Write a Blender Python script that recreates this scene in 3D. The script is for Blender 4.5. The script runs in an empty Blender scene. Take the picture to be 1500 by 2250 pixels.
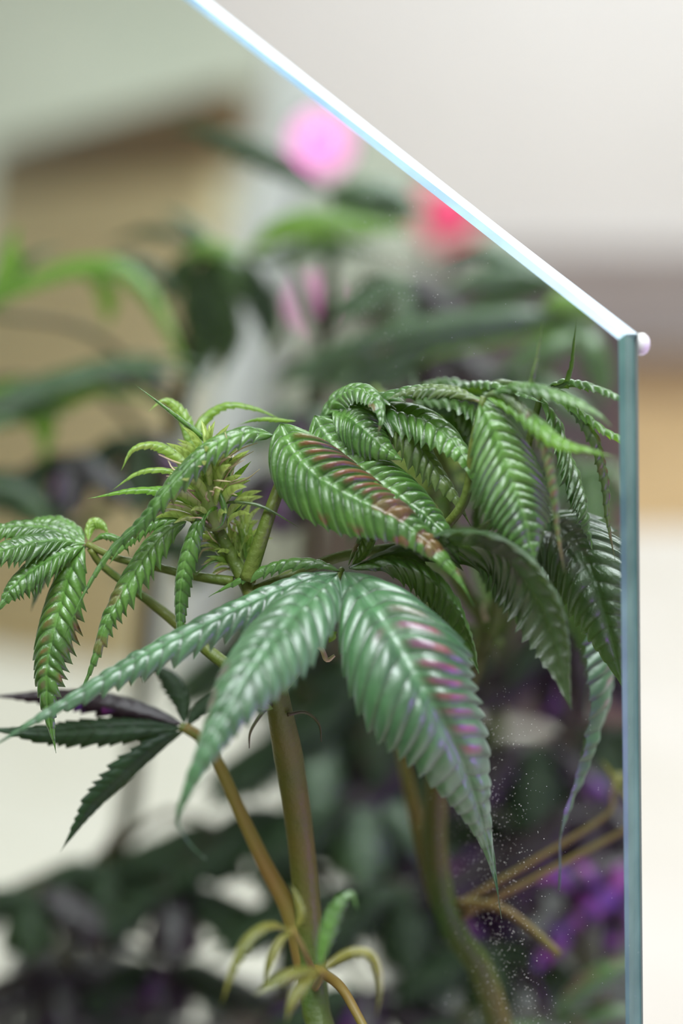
import bpy, math, random
from mathutils import Vector, Matrix, noise
random.seed(11)
scene = bpy.context.scene
COL = scene.collection

# ------------------------------------------------------------------ camera
F = 3600.0                      # focal length in pixels of the 1500 x 2250 frame
ZF = 0.48                       # focus distance
PITCH = math.radians(19)
TABLE = 0.75
CAM = Vector((0, 0, 1.30))
RT = Vector((1, 0, 0))
FW = Vector((0, math.cos(PITCH), -math.sin(PITCH)))
UP = Vector((0, math.sin(PITCH), math.cos(PITCH)))
cd = bpy.data.cameras.new('camera')
cam = bpy.data.objects.new('camera', cd)
COL.objects.link(cam)
cam.location = CAM
cam.rotation_euler = (math.pi / 2 - PITCH, 0, 0)
cd.sensor_fit = 'VERTICAL'
cd.sensor_height = 36
cd.lens = 36 * F / 2250
cd.clip_start = 0.01
cd.dof.use_dof = True
cd.dof.focus_distance = 0.474
cd.dof.aperture_fstop = (cd.lens / 1000) / 0.023
cd.dof.aperture_blades = 9
scene.camera = cam

# ------------------------------------------------------------------ light
world = bpy.data.worlds.new('world')
scene.world = world
world.use_nodes = True
world.node_tree.nodes['Background'].inputs[0].default_value = (0.75, 0.87, 1.0, 1)
world.node_tree.nodes['Background'].inputs[1].default_value = 1.0
vs = scene.view_settings
vs.view_transform = 'Standard'
vs.look = 'None'
vs.gamma = 1
vs.use_curve_mapping = False
vs.exposure = -0.95


def area(name, loc, target, sx, sy, power, color):
    l = bpy.data.lights.new(name, 'AREA')
    l.shape = 'RECTANGLE'
    l.size, l.size_y = sx, sy
    l.energy = power
    l.color = color
    o = bpy.data.objects.new(name, l)
    COL.objects.link(o)
    o.location = loc
    o.rotation_euler = (Vector(target) - Vector(loc)).to_track_quat('-Z', 'Y').to_euler()
    return o


CEIL = 2.9
# (light of the ceiling panel, two added panels and the window; their fittings are built with the room)
PANELS = [(-0.05, -0.05), (0.9, 3.6), (-3.0, 0.0)]  # far and left panels are added to brighten the walls
for (x, y), pw in zip(PANELS, (118, 125, 180)):
    area('panel_light', (x, y, CEIL - 0.07), (x, y, 0), 1.15, 1.15, pw, (0.90, 0.96, 1.0))
area('window_daylight', (3.12, 0.9, 1.75), (0, 0.9, 1.2), 2.3, 1.5, 40, (0.86, 0.94, 1.0))
area('window_daylight', (3.12, 3.6, 1.75), (0, 3.6, 1.2), 1.7, 1.5, 45, (0.95, 0.97, 1.0))


# ------------------------------------------------------------------ geometry of the view and of the mirror
def P(px, py, z):
    return CAM + RT * ((px - 750) / F * z) + UP * ((1125 - py) / F * z) + FW * z


MN = (RT * 3050 + UP * 465 + FW * 3600).normalized()      # points into the mirror
MP = P(1080, 1250, ZF)


def D(a):                        # point seen directly: pixel, pixel, millimetres from the focus distance
    return P(a[0], a[1], ZF + a[2] / 1000.0)


def V(a):                        # real place of something seen IN the mirror at optical distance a[2]
    p = P(a[0], a[1], a[2])
    return p - MN * (2 * (p - MP).dot(MN))


def on_mirror(px, py):
    d = P(px, py, 1) - CAM
    return CAM + d * ((MP - CAM).dot(MN) / d.dot(MN))


# ------------------------------------------------------------------ materials
def new_mat(name):
    m = bpy.data.materials.new(name)
    m.use_nodes = True
    nt = m.node_tree
    return m, nt, nt.nodes['Principled BSDF'], nt.nodes['Material Output']


def mixc(nt, fac, a, b, blend='MIX'):
    n = nt.nodes.new('ShaderNodeMix')
    n.data_type = 'RGBA'
    n.blend_type = blend
    for i, v in ((0, fac), (6, a), (7, b)):
        if hasattr(v, 'is_output'):
            nt.links.new(v, n.inputs[i])
        elif i == 0:
            n.inputs[0].default_value = v
        else:
            n.inputs[i].default_value = (*v, 1)
    return n.outputs[2]


def math_n(nt, op, a, b=None, c=None):
    n = nt.nodes.new('ShaderNodeMath')
    n.operation = op
    for i, v in enumerate((a, b, c)):
        if v is None:
            continue
        if hasattr(v, 'is_output'):
            nt.links.new(v, n.inputs[i])
        else:
            n.inputs[i].default_value = v
    return n.outputs[0]


def noise_n(nt, scale, detail=3, coord='Object', rough=0.5):
    tc = nt.nodes.new('ShaderNodeTexCoord')
    n = nt.nodes.new('ShaderNodeTexNoise')
    n.inputs['Scale'].default_value = scale
    n.inputs['Detail'].default_value = detail
    n.inputs['Roughness'].default_value = rough
    nt.links.new(tc.outputs[coord], n.inputs['Vector'])
    return n.outputs['Fac']


def ramp(nt, src, lo, hi):
    n = nt.nodes.new('ShaderNodeMapRange')
    nt.links.new(src, n.inputs[0])
    n.inputs[1].default_value = lo
    n.inputs[2].default_value = hi
    return n.outputs[0]


def leaf_mat(name, dark, light, pig, pig2, rough=0.38, trans=0.14, tcol=(0.22, 0.42, 0.03), spec=0.75, sheen=0.12, coat=0.35, under=(0.07, 0.13, 0.05)):
    m, nt, b, out = new_mat(name)
    n1 = noise_n(nt, 55, 4)
    n2 = noise_n(nt, 420, 3)
    col = mixc(nt, ramp(nt, n1, 0.35, 0.68), dark, light)
    col = mixc(nt, math_n(nt, 'MULTIPLY', ramp(nt, n2, 0.45, 0.75), 0.22), col, light)
    uv = nt.nodes.new('ShaderNodeUVMap')
    sp = nt.nodes.new('ShaderNodeSeparateXYZ')
    nt.links.new(uv.outputs[0], sp.inputs[0])
    fr = math_n(nt, 'FRACT', sp.outputs[0])
    tri = math_n(nt, 'ABSOLUTE', math_n(nt, 'SUBTRACT', fr, 0.5))           # 0.5 on a side vein
    vein = ramp(nt, tri, 0.36, 0.48)
    col = mixc(nt, math_n(nt, 'MULTIPLY', vein, 0.75), col, tuple(c * 0.45 for c in dark))
    mid = ramp(nt, math_n(nt, 'ABSOLUTE', math_n(nt, 'SUBTRACT', sp.outputs[1], 0.5)), 0.05, 0.015)
    col = mixc(nt, math_n(nt, 'MULTIPLY', mid, 0.3), col, tuple(min(1, c * 1.5 + 0.03) for c in light))
    at = nt.nodes.new('ShaderNodeAttribute')
    at.attribute_name = 'pigment_glints'  # leaf pigment, plus lamp glints painted on some leaves
    pc = mixc(nt, ramp(nt, noise_n(nt, 140, 2), 0.4, 0.6), pig, pig2)
    geo = nt.nodes.new('ShaderNodeNewGeometry')
    col = mixc(nt, math_n(nt, 'MULTIPLY', geo.outputs['Backfacing'], 0.55), col, under)
    col = mixc(nt, at.outputs['Fac'], col, pc)
    nt.links.new(col, b.inputs['Base Color'])
    b.inputs['Roughness'].default_value = rough
    b.inputs['Specular IOR Level'].default_value = spec
    b.inputs['Sheen Weight'].default_value = sheen
    b.inputs['Coat Weight'].default_value = coat
    b.inputs['Coat Roughness'].default_value = 0.35
    b.inputs['Sheen Roughness'].default_value = 0.4
    b.inputs['Sheen Tint'].default_value = (0.85, 1.0, 0.92, 1)
    bp = nt.nodes.new('ShaderNodeBump')
    bp.inputs['Strength'].default_value = 0.28
    bp.inputs['Distance'].default_value = 0.0006
    hgt = math_n(nt, 'ADD', noise_n(nt, 900, 2), math_n(nt, 'MULTIPLY', noise_n(nt, 350, 2), 1.2))
    nt.links.new(hgt, bp.inputs['Height'])
    nt.links.new(bp.outputs[0], b.inputs['Normal'])
    tr = nt.nodes.new('ShaderNodeBsdfTranslucent')
    tr.inputs[0].default_value = (*tcol, 1)
    mx = nt.nodes.new('ShaderNodeMixShader')
    mx.inputs[0].default_value = trans
    nt.links.new(b.outputs[0], mx.inputs[1])
    nt.links.new(tr.outputs[0], mx.inputs[2])
    nt.links.new(mx.outputs[0], out.inputs[0])
    return m


def simple(name, col, rough=0.5, col2=None, scale=60, metallic=0.0, spec=0.5, bump=0.0, bscale=200):
    m, nt, b, out = new_mat(name)
    if col2:
        nt.links.new(mixc(nt, ramp(nt, noise_n(nt, scale, 3), 0.35, 0.65), col, col2), b.inputs['Base Color'])
    else:
        b.inputs['Base Color'].default_value = (*col, 1)
    b.inputs['Roughness'].default_value = rough
    b.inputs['Metallic'].default_value = metallic
    b.inputs['Specular IOR Level'].default_value = spec
    if bump:
        bp = nt.nodes.new('ShaderNodeBump')
        bp.inputs['Strength'].default_value = bump
        bp.inputs['Distance'].default_value = 0.002
        nt.links.new(noise_n(nt, bscale, 4), bp.inputs['Height'])
        nt.links.new(bp.outputs[0], b.inputs['Normal'])
    return m


def wood(name, a, b2, scale, stretch, rough=0.45):
    m, nt, b, out = new_mat(name)
    tc = nt.nodes.new('ShaderNodeTexCoord')
    mp = nt.nodes.new('ShaderNodeMapping')
    mp.inputs['Scale'].default_value = stretch
    nt.links.new(tc.outputs['Object'], mp.inputs[0])
    n = nt.nodes.new('ShaderNodeTexNoise')
    n.inputs['Scale'].default_value = scale
    n.inputs['Detail'].default_value = 5
    nt.links.new(mp.outputs[0], n.inputs['Vector'])
    nt.links.new(mixc(nt, ramp(nt, n.outputs['Fac'], 0.3, 0.7), a, b2), b.inputs['Base Color'])
    b.inputs['Roughness'].default_value = rough
    return m


MAT = {}
MAT['leaf'] = leaf_mat('leaf_green', (0.028, 0.095, 0.012), (0.095, 0.23, 0.032), (0.13, 0.022, 0.045), (0.20, 0.035, 0.02))
MAT['leaf_front'] = leaf_mat('leaf_deep_green', (0.015, 0.080, 0.026), (0.050, 0.180, 0.058), (0.16, 0.012, 0.10), (0.22, 0.02, 0.05), rough=0.46, spec=1.0, sheen=0.45, coat=0.9)
MAT['leaf_olive'] = leaf_mat('leaf_olive', (0.035, 0.085, 0.014), (0.13, 0.19, 0.04), (0.16, 0.05, 0.03), (0.10, 0.03, 0.03), rough=0.42)
MAT['leaf_young'] = leaf_mat('leaf_young', (0.10, 0.24, 0.025), (0.27, 0.42, 0.07), (0.20, 0.08, 0.07), (0.25, 0.13, 0.07), rough=0.42, trans=0.35, tcol=(0.45, 0.65, 0.06), under=(0.30, 0.42, 0.10))
MAT['leaf_lime'] = leaf_mat('leaf_lime', (0.06, 0.20, 0.012), (0.16, 0.36, 0.03), (0.20, 0.08, 0.07), (0.25, 0.13, 0.07), rough=0.42, trans=0.4, tcol=(0.35, 0.6, 0.03), under=(0.2, 0.38, 0.05))
MAT['leaf_yellow'] = leaf_mat('leaf_yellowing', (0.075, 0.11, 0.008), (0.19, 0.18, 0.016), (0.2, 0.06, 0.02), (0.25, 0.1, 0.02), rough=0.5, trans=0.3, tcol=(0.5, 0.45, 0.04), under=(0.2, 0.2, 0.03))
MAT['leaf_dark'] = leaf_mat('leaf_dark', (0.006, 0.022, 0.011), (0.018, 0.050, 0.020), (0.045, 0.012, 0.035), (0.06, 0.012, 0.03), rough=0.45, trans=0.12, spec=0.28, sheen=0, coat=0, under=(0.04, 0.06, 0.03))  # shade of the crowded undergrowth is put into this dark colour
MAT['leaf_shade'] = leaf_mat('leaf_olive_shaded', (0.012, 0.036, 0.010), (0.03, 0.075, 0.02), (0.10, 0.02, 0.09), (0.05, 0.02, 0.05), rough=0.4, trans=0.1, under=(0.03, 0.05, 0.02))  # green darkened to paint the shade on one leaflet near the mirror
MAT['leaf_purple'] = leaf_mat('leaf_purple', (0.010, 0.006, 0.010), (0.024, 0.013, 0.019), (0.30, 0.04, 0.28), (0.16, 0.05, 0.36), rough=0.4, trans=0.1, tcol=(0.15, 0.03, 0.06), spec=0.5, sheen=0, coat=0.2, under=(0.025, 0.014, 0.02))  # dark purple leaf, with undergrowth shade and grow lamp glow painted in
MAT['leaf_grey'] = leaf_mat('leaf_greyish', (0.04, 0.085, 0.055), (0.10, 0.17, 0.10), (0.1, 0.04, 0.08), (0.08, 0.03, 0.06), rough=0.34, trans=0.18)
MAT['stem'] = simple('stem_green', (0.075, 0.125, 0.014), 0.48, (0.13, 0.16, 0.025), 45, bump=0.25, bscale=500)
MAT['stem_main'] = simple('stem_main_green', (0.055, 0.115, 0.012), 0.48, (0.13, 0.115, 0.018), 28, bump=0.25, bscale=500)
MAT['stem_tan'] = simple('stem_amber', (0.17, 0.145, 0.022), 0.5, (0.19, 0.115, 0.025), 40)
MAT['stem_dark'] = simple('stem_dark', (0.06, 0.075, 0.02), 0.5, (0.07, 0.045, 0.02), 40)
MAT['bract'] = leaf_mat('bract_pale_green', (0.40, 0.62, 0.13), (0.72, 0.82, 0.34), (0.45, 0.25, 0.14), (0.4, 0.2, 0.12), rough=0.5, trans=0.3, tcol=(0.6, 0.7, 0.15), under=(0.5, 0.58, 0.2))
MAT['pistil'] = simple('pistil_cream', (0.62, 0.45, 0.30), 0.5, (0.66, 0.58, 0.36), 300)
MAT['pot'] = simple('pot_charcoal_plastic', (0.022, 0.022, 0.024), 0.45, (0.03, 0.03, 0.03), 30)
MAT['soil'] = simple('potting_soil', (0.018, 0.012, 0.008), 0.95, (0.05, 0.032, 0.02), 220, bump=1.0, bscale=260)
MAT['wall'] = simple('wall_paint', (0.80, 0.80, 0.795), 0.8, (0.82, 0.82, 0.815), 3, bump=0.05)
MAT['wall_left'] = simple('wall_paint_sage', (0.50, 0.53, 0.45), 0.8, (0.53, 0.555, 0.475), 3, bump=0.05)
MAT['ceiling'] = simple('ceiling_paint', (0.74, 0.74, 0.74), 0.85, (0.77, 0.77, 0.77), 4)
MAT['skirting'] = simple('skirting_mauve_grey', (0.36, 0.32, 0.315), 0.6, (0.39, 0.35, 0.34), 5)
MAT['floor'] = wood('floor_wood', (0.40, 0.26, 0.11), (0.50, 0.35, 0.17), 4, (8, 0.7, 1), 0.5)
MAT['floor_shaded'] = wood('floor_shadow_wood', (0.19, 0.115, 0.05), (0.25, 0.15, 0.07), 4, (0.7, 8, 1), 0.5)  # brown stands for the shadow on the floor near the wall
MAT['table'] = simple('table_cream_laminate', (0.52, 0.485, 0.41), 0.5, (0.56, 0.525, 0.46), 9)
MAT['table_edge'] = simple('table_leg_steel', (0.55, 0.55, 0.55), 0.35, metallic=0.9)
MAT['ply'] = wood('plywood_tan', (0.84, 0.70, 0.41), (0.88, 0.76, 0.48), 3, (1, 1, 6), 0.5)
MAT['ply_dark'] = wood('rail_brown', (0.17, 0.10, 0.04), (0.23, 0.14, 0.06), 3, (6, 6, 1), 0.5)
MAT['white_paint'] = simple('white_paint', (0.68, 0.71, 0.70), 0.5, (0.71, 0.74, 0.73), 6)
MAT['black_metal'] = simple('black_powder_coat', (0.02, 0.018, 0.024), 0.4, (0.03, 0.026, 0.03), 40)


def emit_mat(name, col, strength):
    m, nt, b, out = new_mat(name)
    b.inputs['Base Color'].default_value = (*[c * 0.8 for c in col], 1)
    b.inputs['Emission Color'].default_value = (*col, 1)
    b.inputs['Emission Strength'].default_value = strength
    return m


MAT['led_pink'] = emit_mat('led_pink', (1.0, 0.22, 0.72), 3.6)
MAT['led_red'] = emit_mat('led_red', (0.9, 0.08, 0.20), 1.1)
MAT['tent'] = simple('tent_fabric', (0.10, 0.075, 0.09), 0.7, (0.13, 0.09, 0.10), 5)
MAT['tent_flap'] = simple('tent_flap_fabric', (0.16, 0.10, 0.11), 0.7, (0.2, 0.12, 0.12), 5)
MAT['led_violet'] = emit_mat('led_violet', (0.45, 0.08, 1.0), 5)
MAT['panel'] = emit_mat('panel_diffuser', (0.92, 0.97, 1.0), 1.5)

m, nt, b, out = new_mat('mirror_silver')
b.inputs['Base Color'].default_value = (0.80, 0.84, 0.80, 1)
b.inputs['Metallic'].default_value = 1.0
b.inputs['Roughness'].default_value = 0.015
MAT['mirror'] = m
m, nt, b, out = new_mat('glass_edge_teal')
nt.links.new(mixc(nt, ramp(nt, noise_n(nt, 38, 3), 0.35, 0.65), (0.045, 0.14, 0.10), (0.12, 0.27, 0.19)), b.inputs['Base Color'])
b.inputs['Roughness'].default_value = 0.4
MAT['edge_teal'] = m
MAT['edge_toplit'] = simple('glass_edge_toplit', (0.58, 0.70, 0.77), 0.4, (0.63, 0.75, 0.81), 80)  # overhead light on the glass edge is put into this pale colour
MAT['edge_blue'] = simple('glass_arris_blue', (0.20, 0.32, 0.42), 0.2, (0.26, 0.40, 0.50), 60)
MAT['back_paint'] = simple('mirror_back_paint', (0.20, 0.22, 0.22), 0.6)
MAT['dust'] = simple('dust', (0.75, 0.72, 0.70), 0.8)
MAT['clear'] = simple('bumper_milky', (0.72, 0.72, 0.70), 0.3)


# ------------------------------------------------------------------ object helpers
def mesh_obj(name, verts, faces, mat, parent=None, smooth=True, uv=None, pig=None):
    me = bpy.data.meshes.new(name)
    me.from_pydata([tuple(v) for v in verts], [], faces)
    if smooth:
        me.polygons.foreach_set('use_smooth', [True] * len(me.polygons))
    if uv is not None:
        lay = me.uv_layers.new(name='UVMap')
        idx = [0] * len(me.loops)
        me.loops.foreach_get('vertex_index', idx)
        flat = []
        for i in idx:
            flat.extend(uv[i])
        lay.data.foreach_set('uv', flat)
    if pig is not None:
        a = me.attributes.new('pigment_glints', 'FLOAT', 'POINT')
        a.data.foreach_set('value', pig)
    me.materials.append(mat)
    o = bpy.data.objects.new(name, me)
    COL.objects.link(o)
    if parent is not None:
        o.parent = parent
    return o


def tag(o, label, cat, group=None, kind=None):
    o['label'] = label
    o['category'] = cat
    if group:
        o['group'] = group
    if kind:
        o['kind'] = kind
    return o


def root(name, loc, label, cat, group=None):
    o = bpy.data.objects.new(name, None)
    o.empty_display_size = 0.05
    COL.objects.link(o)
    o.location = loc
    return tag(o, label, cat, group)


def box_data(c, s, rz=0):
    vs_, fs = [], []
    R = Matrix.Rotation(rz, 3, 'Z')
    for dx in (-.5, .5):
        for dy in (-.5, .5):
            for dz in (-.5, .5):
                vs_.append(Vector(c) + R @ Vector((dx * s[0], dy * s[1], dz * s[2])))
    fs = [(0, 1, 3, 2), (4, 6, 7, 5), (0, 4, 5, 1), (2, 3, 7, 6), (0, 2, 6, 4), (1, 5, 7, 3)]
    return vs_, fs


def box(name, c, s, mat, parent=None, rz=0, bevel=0.0):
    v, f = box_data(c, s, rz)
    o = mesh_obj(name, v, f, mat, parent, smooth=False)
    if bevel:
        bm = o.modifiers.new('bevel', 'BEVEL')
        bm.width = bevel
        bm.segments = 2
    return o


def struct(o):
    o['kind'] = 'structure'
    return o


def catmull(pts, t):
    """pts: list of Vectors, t in 0..1 along a centripetal-ish uniform spline"""
    n = len(pts) - 1
    x = min(max(t, 0.0), 1.0) * n
    i = min(int(x), n - 1)
    f = x - i
    p1, p2 = pts[i], pts[i + 1]
    p0 = pts[i - 1] if i > 0 else p1 * 2 - p2
    p3 = pts[i + 2] if i + 2 <= n else p2 * 2 - p1
    return 0.5 * ((2 * p1) + (p2 - p0) * f + (2 * p0 - 5 * p1 + 4 * p2 - p3) * f * f + (3 * p1 - p0 - 3 * p2 + p3) * f ** 3)


class Path:
    """arc-length parametrised spline"""
    def __init__(self, pts, n=120):
        self.n = n
        raw = [catmull(pts, i / n) for i in range(n + 1)]
        cum = [0.0]
        for a, b_ in zip(raw, raw[1:]):
            cum.append(cum[-1] + (b_ - a).length)
        self.L = cum[-1]
        self.s = []
        j = 0
        for i in range(n + 1):
            tgt = self.L * i / n
            while j < n - 1 and cum[j + 1] < tgt:
                j += 1
            f = (tgt - cum[j]) / max(1e-9, cum[j + 1] - cum[j])
            self.s.append(raw[j].lerp(raw[j + 1], min(max(f, 0), 1)))
        self.tn = []
        for i in range(n + 1):
            a = self.s[max(0, i - 2)]
            b_ = self.s[min(n, i + 2)]
            self.tn.append((b_ - a).normalized())

    def at(self, u):
        x = min(max(u, 0.0), 1.0) * self.n
        i = min(int(x), self.n - 1)
        f = x - i
        return self.s[i].lerp(self.s[i + 1], f), self.tn[i].lerp(self.tn[i + 1], f).normalized()


def tube_data(pts, radii, sides=10, n=None, bumpy=0.0):
    pa = Path(pts, 60)
    n = n or max(6, len(pts) * 6)
    vs_, fs = [], []
    p, t = pa.at(0)
    ref = Vector((0.31, 0.2, 0.93))
    if abs(ref.dot(t)) > 0.9:
        ref = Vector((0.9, 0.3, 0.1))
    nrm = (ref - t * ref.dot(t)).normalized()
    for i in range(n + 1):
        u = i / n
        p, t = pa.at(u)
        nrm = (nrm - t * nrm.dot(t)).normalized()
        bi = t.cross(nrm)
        x = u * (len(radii) - 1)
        k = min(int(x), len(radii) - 2)
        r = radii[k] + (radii[k + 1] - radii[k]) * (x - k)
        if bumpy:
            r *= 1 + bumpy * noise.noise(p * 90)
        for j in range(sides):
            a = 2 * math.pi * j / sides
            vs_.append(p + (nrm * math.cos(a) + bi * math.sin(a)) * r)
    for i in range(n):
        for j in range(sides):
            fs.append((i * sides + j, i * sides + (j + 1) % sides, (i + 1) * sides + (j + 1) % sides, (i + 1) * sides + j))
    fs.append(tuple(range(sides - 1, -1, -1)))
    fs.append(tuple(range(n * sides, (n + 1) * sides)))
    return vs_, fs


def tube(name, pts, radii, mat, parent, sides=10, bumpy=0.0, n=None):
    o0 = ORG.get(parent_root(parent), Vector())
    v, f = tube_data([p - o0 for p in pts], radii, sides, n, bumpy)
    return mesh_obj(name, v, f, mat, parent)


ORG = {}


def parent_root(o):
    while o is not None and o.parent is not None:
        o = o.parent
    return o.name if o is not None else None


def leaflet(parent, pts, W, mat, nrm, nv=16, rows=8, cols=8, fold=-0.1, curl=1.2, corr=0.18, serr=0.30,
            a=0.75, b=1.35, stains=(), tail=0.05, shear=0.75, wav=0.0, name='leaflet', seed=None, mirror=False):  # some stains are lamp glints painted into the leaf colour
    """One serrated leaflet: pts world centre line base->tip, W half width (m), nrm = list of normal hints along it."""
    o0 = ORG.get(parent_root(parent), Vector())
    pa = Path([p - o0 for p in pts], 160)
    L = pa.L
    hints = nrm if isinstance(nrm, list) else [nrm]
    R = nv * rows
    C = cols
    pk = a / (a + b)
    nf = (pk ** a) * ((1 - pk) ** b)
    rnd = random.Random(seed if seed is not None else hash((round(pts[0].x, 5), round(pts[-1].z, 5))))
    jit = [rnd.uniform(0.75, 1.2) for _ in range(nv + 2)]
    jr = [rnd.uniform(0.6, 1.2) for _ in range(nv + 2)]
    ph = rnd.uniform(0, 10)
    vs_, fs, uv, pg = [], [], [], []

    def frame(u):
        p, t = pa.at(u)
        x = min(max(u, 0), 1) * (len(hints) - 1)
        k = min(int(x), max(0, len(hints) - 2))
        h = hints[k] if len(hints) == 1 else hints[k].lerp(hints[k + 1], x - k)
        n = h - t * h.dot(t)
        if n.length < 1e-4:
            n = Vector((0, 0, 1)) - t * t.z
        n.normalize()
        return p, t, n, t.cross(n)

    for i in range(R + 1):
        u0 = i / R
        # veins crowd a little towards the tip
        q = max(0.0, min(nv, u0 * nv + 0.22 * math.sin(u0 * 21 + ph) * math.sin(math.pi * u0)))
        k = int(q)
        p = q - k
        w = W * ((max(u0, 1e-5) ** a) * ((1 - u0) ** b) / nf) * (1 - tail) + W * tail * (1 - u0)
        strength = math.sin(math.pi * min(1, u0 * 1.05)) ** 0.5 if u0 < 0.95 else 0.2
        tooth = serr * jit[min(k, nv)] * strength
        m = 1 - tooth * (1 - p) ** 1.2
        ridge = max(0.0, math.sin(math.pi * p)) ** 0.8 * jr[min(k, nv)]
        for j in range(-C, C + 1):
            s = j / C
            s_ = abs(s)
            mm = 1 - (1 - m) * s_ ** 2
            lat = w * s * mm
            du = (shear * w * s_ + tooth * w * 0.55 * p * s_ ** 3) / L
            u = u0 + du * (1 - u0 ** 3)
            u = min(u, 1.0 - 0.0005 * (1 - u0))
            c, t, n, bi = frame(u)
            kap = max(0.02, curl)
            la = w * mm
            x = la / kap * math.sin(kap * s_) * (1 if s >= 0 else -1)
            z = -la / kap * (1 - math.cos(kap * s_))
            cf, sf = math.cos(fold), math.sin(fold)
            xx = x * cf + (z * sf if s >= 0 else -z * sf)
            zz = z * cf - abs(x) * sf
            zz += corr * W * 0.62 * ridge * (min(1, s_ * 3.0) ** 0.7) * (1.05 - 0.35 * s_) * min(1, w / W * 1.5)
            zz -= 0.11 * w * math.exp(-(s / 0.11) ** 2)
            zz += 0.035 * W * noise.noise(Vector((u0 * nv * 0.9, s * 2.5, ph)))
            if wav:
                zz += wav * w * s_ ** 2 * math.sin(u0 * 17 + ph + (1.3 if s > 0 else 0))
            vs_.append(c + bi * xx + n * zz)
            uv.append((q, 0.5 + 0.5 * s))
            v = 0.0
            for (ua, ub, sa, sb, amt, mode) in stains:
                if ua <= u0 <= ub and sa <= s <= sb:
                    e = min(1, (u0 - ua) / 0.06 + 0.05, (ub - u0) / 0.06 + 0.05) * min(1, (s - sa) / 0.12 + 0.15, (sb - s) / 0.12 + 0.15)
                    st = 1.0
                    if mode == 'stripe':
                        st = min(1, max(0, (math.sin(2 * math.pi * (p - 0.35)) * 1.6 + 0.1)))
                    elif mode == 'spot':
                        st = 1.0 if noise.noise((c + bi * xx + o0) * 160) > 0.1 else 0.0
                    v = max(v, amt * max(0, e) * st)
            pg.append(v)
    K = 2 * C + 1
    for i in range(R):
        for j in range(2 * C):
            f = (i * K + j, i * K + j + 1, (i + 1) * K + j + 1, (i + 1) * K + j)
            fs.append(f if not mirror else f[::-1])
    return mesh_obj(name, vs_, fs, mat, parent, uv=uv, pig=pg)


def H(x, y, z):
    """normal hint in view terms: right, up, towards the viewer"""
    return RT * x + UP * y - FW * z


def HV(x, y, z):
    """the same for something seen in the mirror (reflected)"""
    h = H(x, y, z)
    return h - MN * (2 * h.dot(MN))


PXM = ZF / F


# ------------------------------------------------------------------ the room
X0, X1, Y0, Y1 = -4.9, 3.2, -3.2, 5.54
fl = struct(mesh_obj('floor', [(X0, Y0, -0.012), (X1, Y0, -0.012), (X1, Y1, -0.012), (X0, Y1, -0.012)], [(0, 1, 2, 3)], MAT['floor_shaded'], smooth=False))
fl['label'] = 'tan plank floor with wall shadow painted as browner boards'
bw = 0.145
nx = int((X1 - X0) / bw)
pm = {}
for k in range(nx):                                   # boards seen beside the mirror, far side of the room
    xx = X0 + bw * (k + 0.5)
    if not (-0.6 < xx < 3.2):
        continue
    box('floor_board', (xx, (1.2 + 4.86) / 2, -0.006), (bw - 0.004, 3.66, 0.012), MAT['floor'], fl)
box('floor_board', (-2.75, -0.5, -0.006), (4.28, 5.4, 0.012), MAT['floor'], fl)
box('floor_board', (1.3, -1.0, -0.006), (3.7, 4.38, 0.012), MAT['floor'], fl)
for k in range(3):
    box('floor_board', (0.5, 4.95 + 0.19 * k, -0.006), (5.0, 0.186, 0.012), MAT['floor_shaded'], fl)  # boards coloured dark to paint the shadow by the skirting
struct(box('wall_back', (0, Y1 + 0.06, CEIL / 2), (8.6, 0.12, CEIL), MAT['wall']))['label'] = 'off-white painted wall far behind the mirror'
struct(box('wall_left', (X0 - 0.06, 1.1, CEIL / 2), (0.12, 9.0, CEIL), MAT['wall_left']))['label'] = 'pale sage wall seen in the mirror'
struct(box('wall_front', (0, Y0 - 0.06, CEIL / 2), (8.6, 0.12, CEIL), MAT['wall']))['label'] = 'off-white wall behind the viewer'
struct(box('ceiling', (-0.8, 1.1, CEIL + 0.06), (8.6, 9.2, 0.12), MAT['ceiling']))['label'] = 'white ceiling with flat light panels'
# right wall with two window openings
wr = struct(box('wall_right', (X1 + 0.06, 1.1, 0.45), (0.12, 9.0, 0.9), MAT['wall']))
wr['label'] = 'off-white wall with two windows'
box('wall_panel', (X1 + 0.06, 1.1, 2.75), (0.12, 9.0, 0.3), MAT['wall'], wr)
for ya, yb in ((-3.4, -0.3), (2.1, 2.7), (4.5, 5.66)):
    box('wall_panel', (X1 + 0.06, (ya + yb) / 2, 1.75), (0.12, yb - ya, 1.7), MAT['wall'], wr)
for k, (ya, yb) in enumerate(((-0.3, 2.1), (2.7, 4.5))):
    w = struct(box('window_%d' % (k + 1), (X1 + 0.06, (ya + yb) / 2, 0.93), (0.10, yb - ya, 0.06), MAT['white_paint']))
    w['label'] = ('wide white framed window in the right wall', 'narrower white framed window near the far corner')[k]
    box('window_frame', (X1 + 0.06, (ya + yb) / 2, 2.57), (0.08, yb - ya, 0.06), MAT['white_paint'], w)
    for y in (ya + 0.03, (ya + yb) / 2, yb - 0.03):
        box('window_frame', (X1 + 0.06, y, 1.75), (0.08, 0.06, 1.58), MAT['white_paint'], w)
sk = struct(box('baseboard_back', (0, Y1 - 0.012, 0.155), (8.6, 0.024, 0.31), MAT['skirting']))
sk['label'] = 'tall mauve grey skirting along the far wall'
box('cap_moulding', (0, Y1 - 0.02, 0.325), (8.6, 0.04, 0.03), MAT['skirting'], sk)
for (x, y), lb in zip(PANELS, ('square ceiling light panel above the table', 'added ceiling light panel brightening the far wall', 'added ceiling light panel brightening the left side')):
    r = root('ceiling_light', (x, y, CEIL), lb, 'ceiling light', 'flat ceiling light panels')
    box('housing', (0, 0, -0.025), (1.26, 1.26, 0.05), MAT['white_paint'], r)
    box('diffuser', (0, 0, -0.054), (1.18, 1.18, 0.008), MAT['panel'], r)

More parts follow.
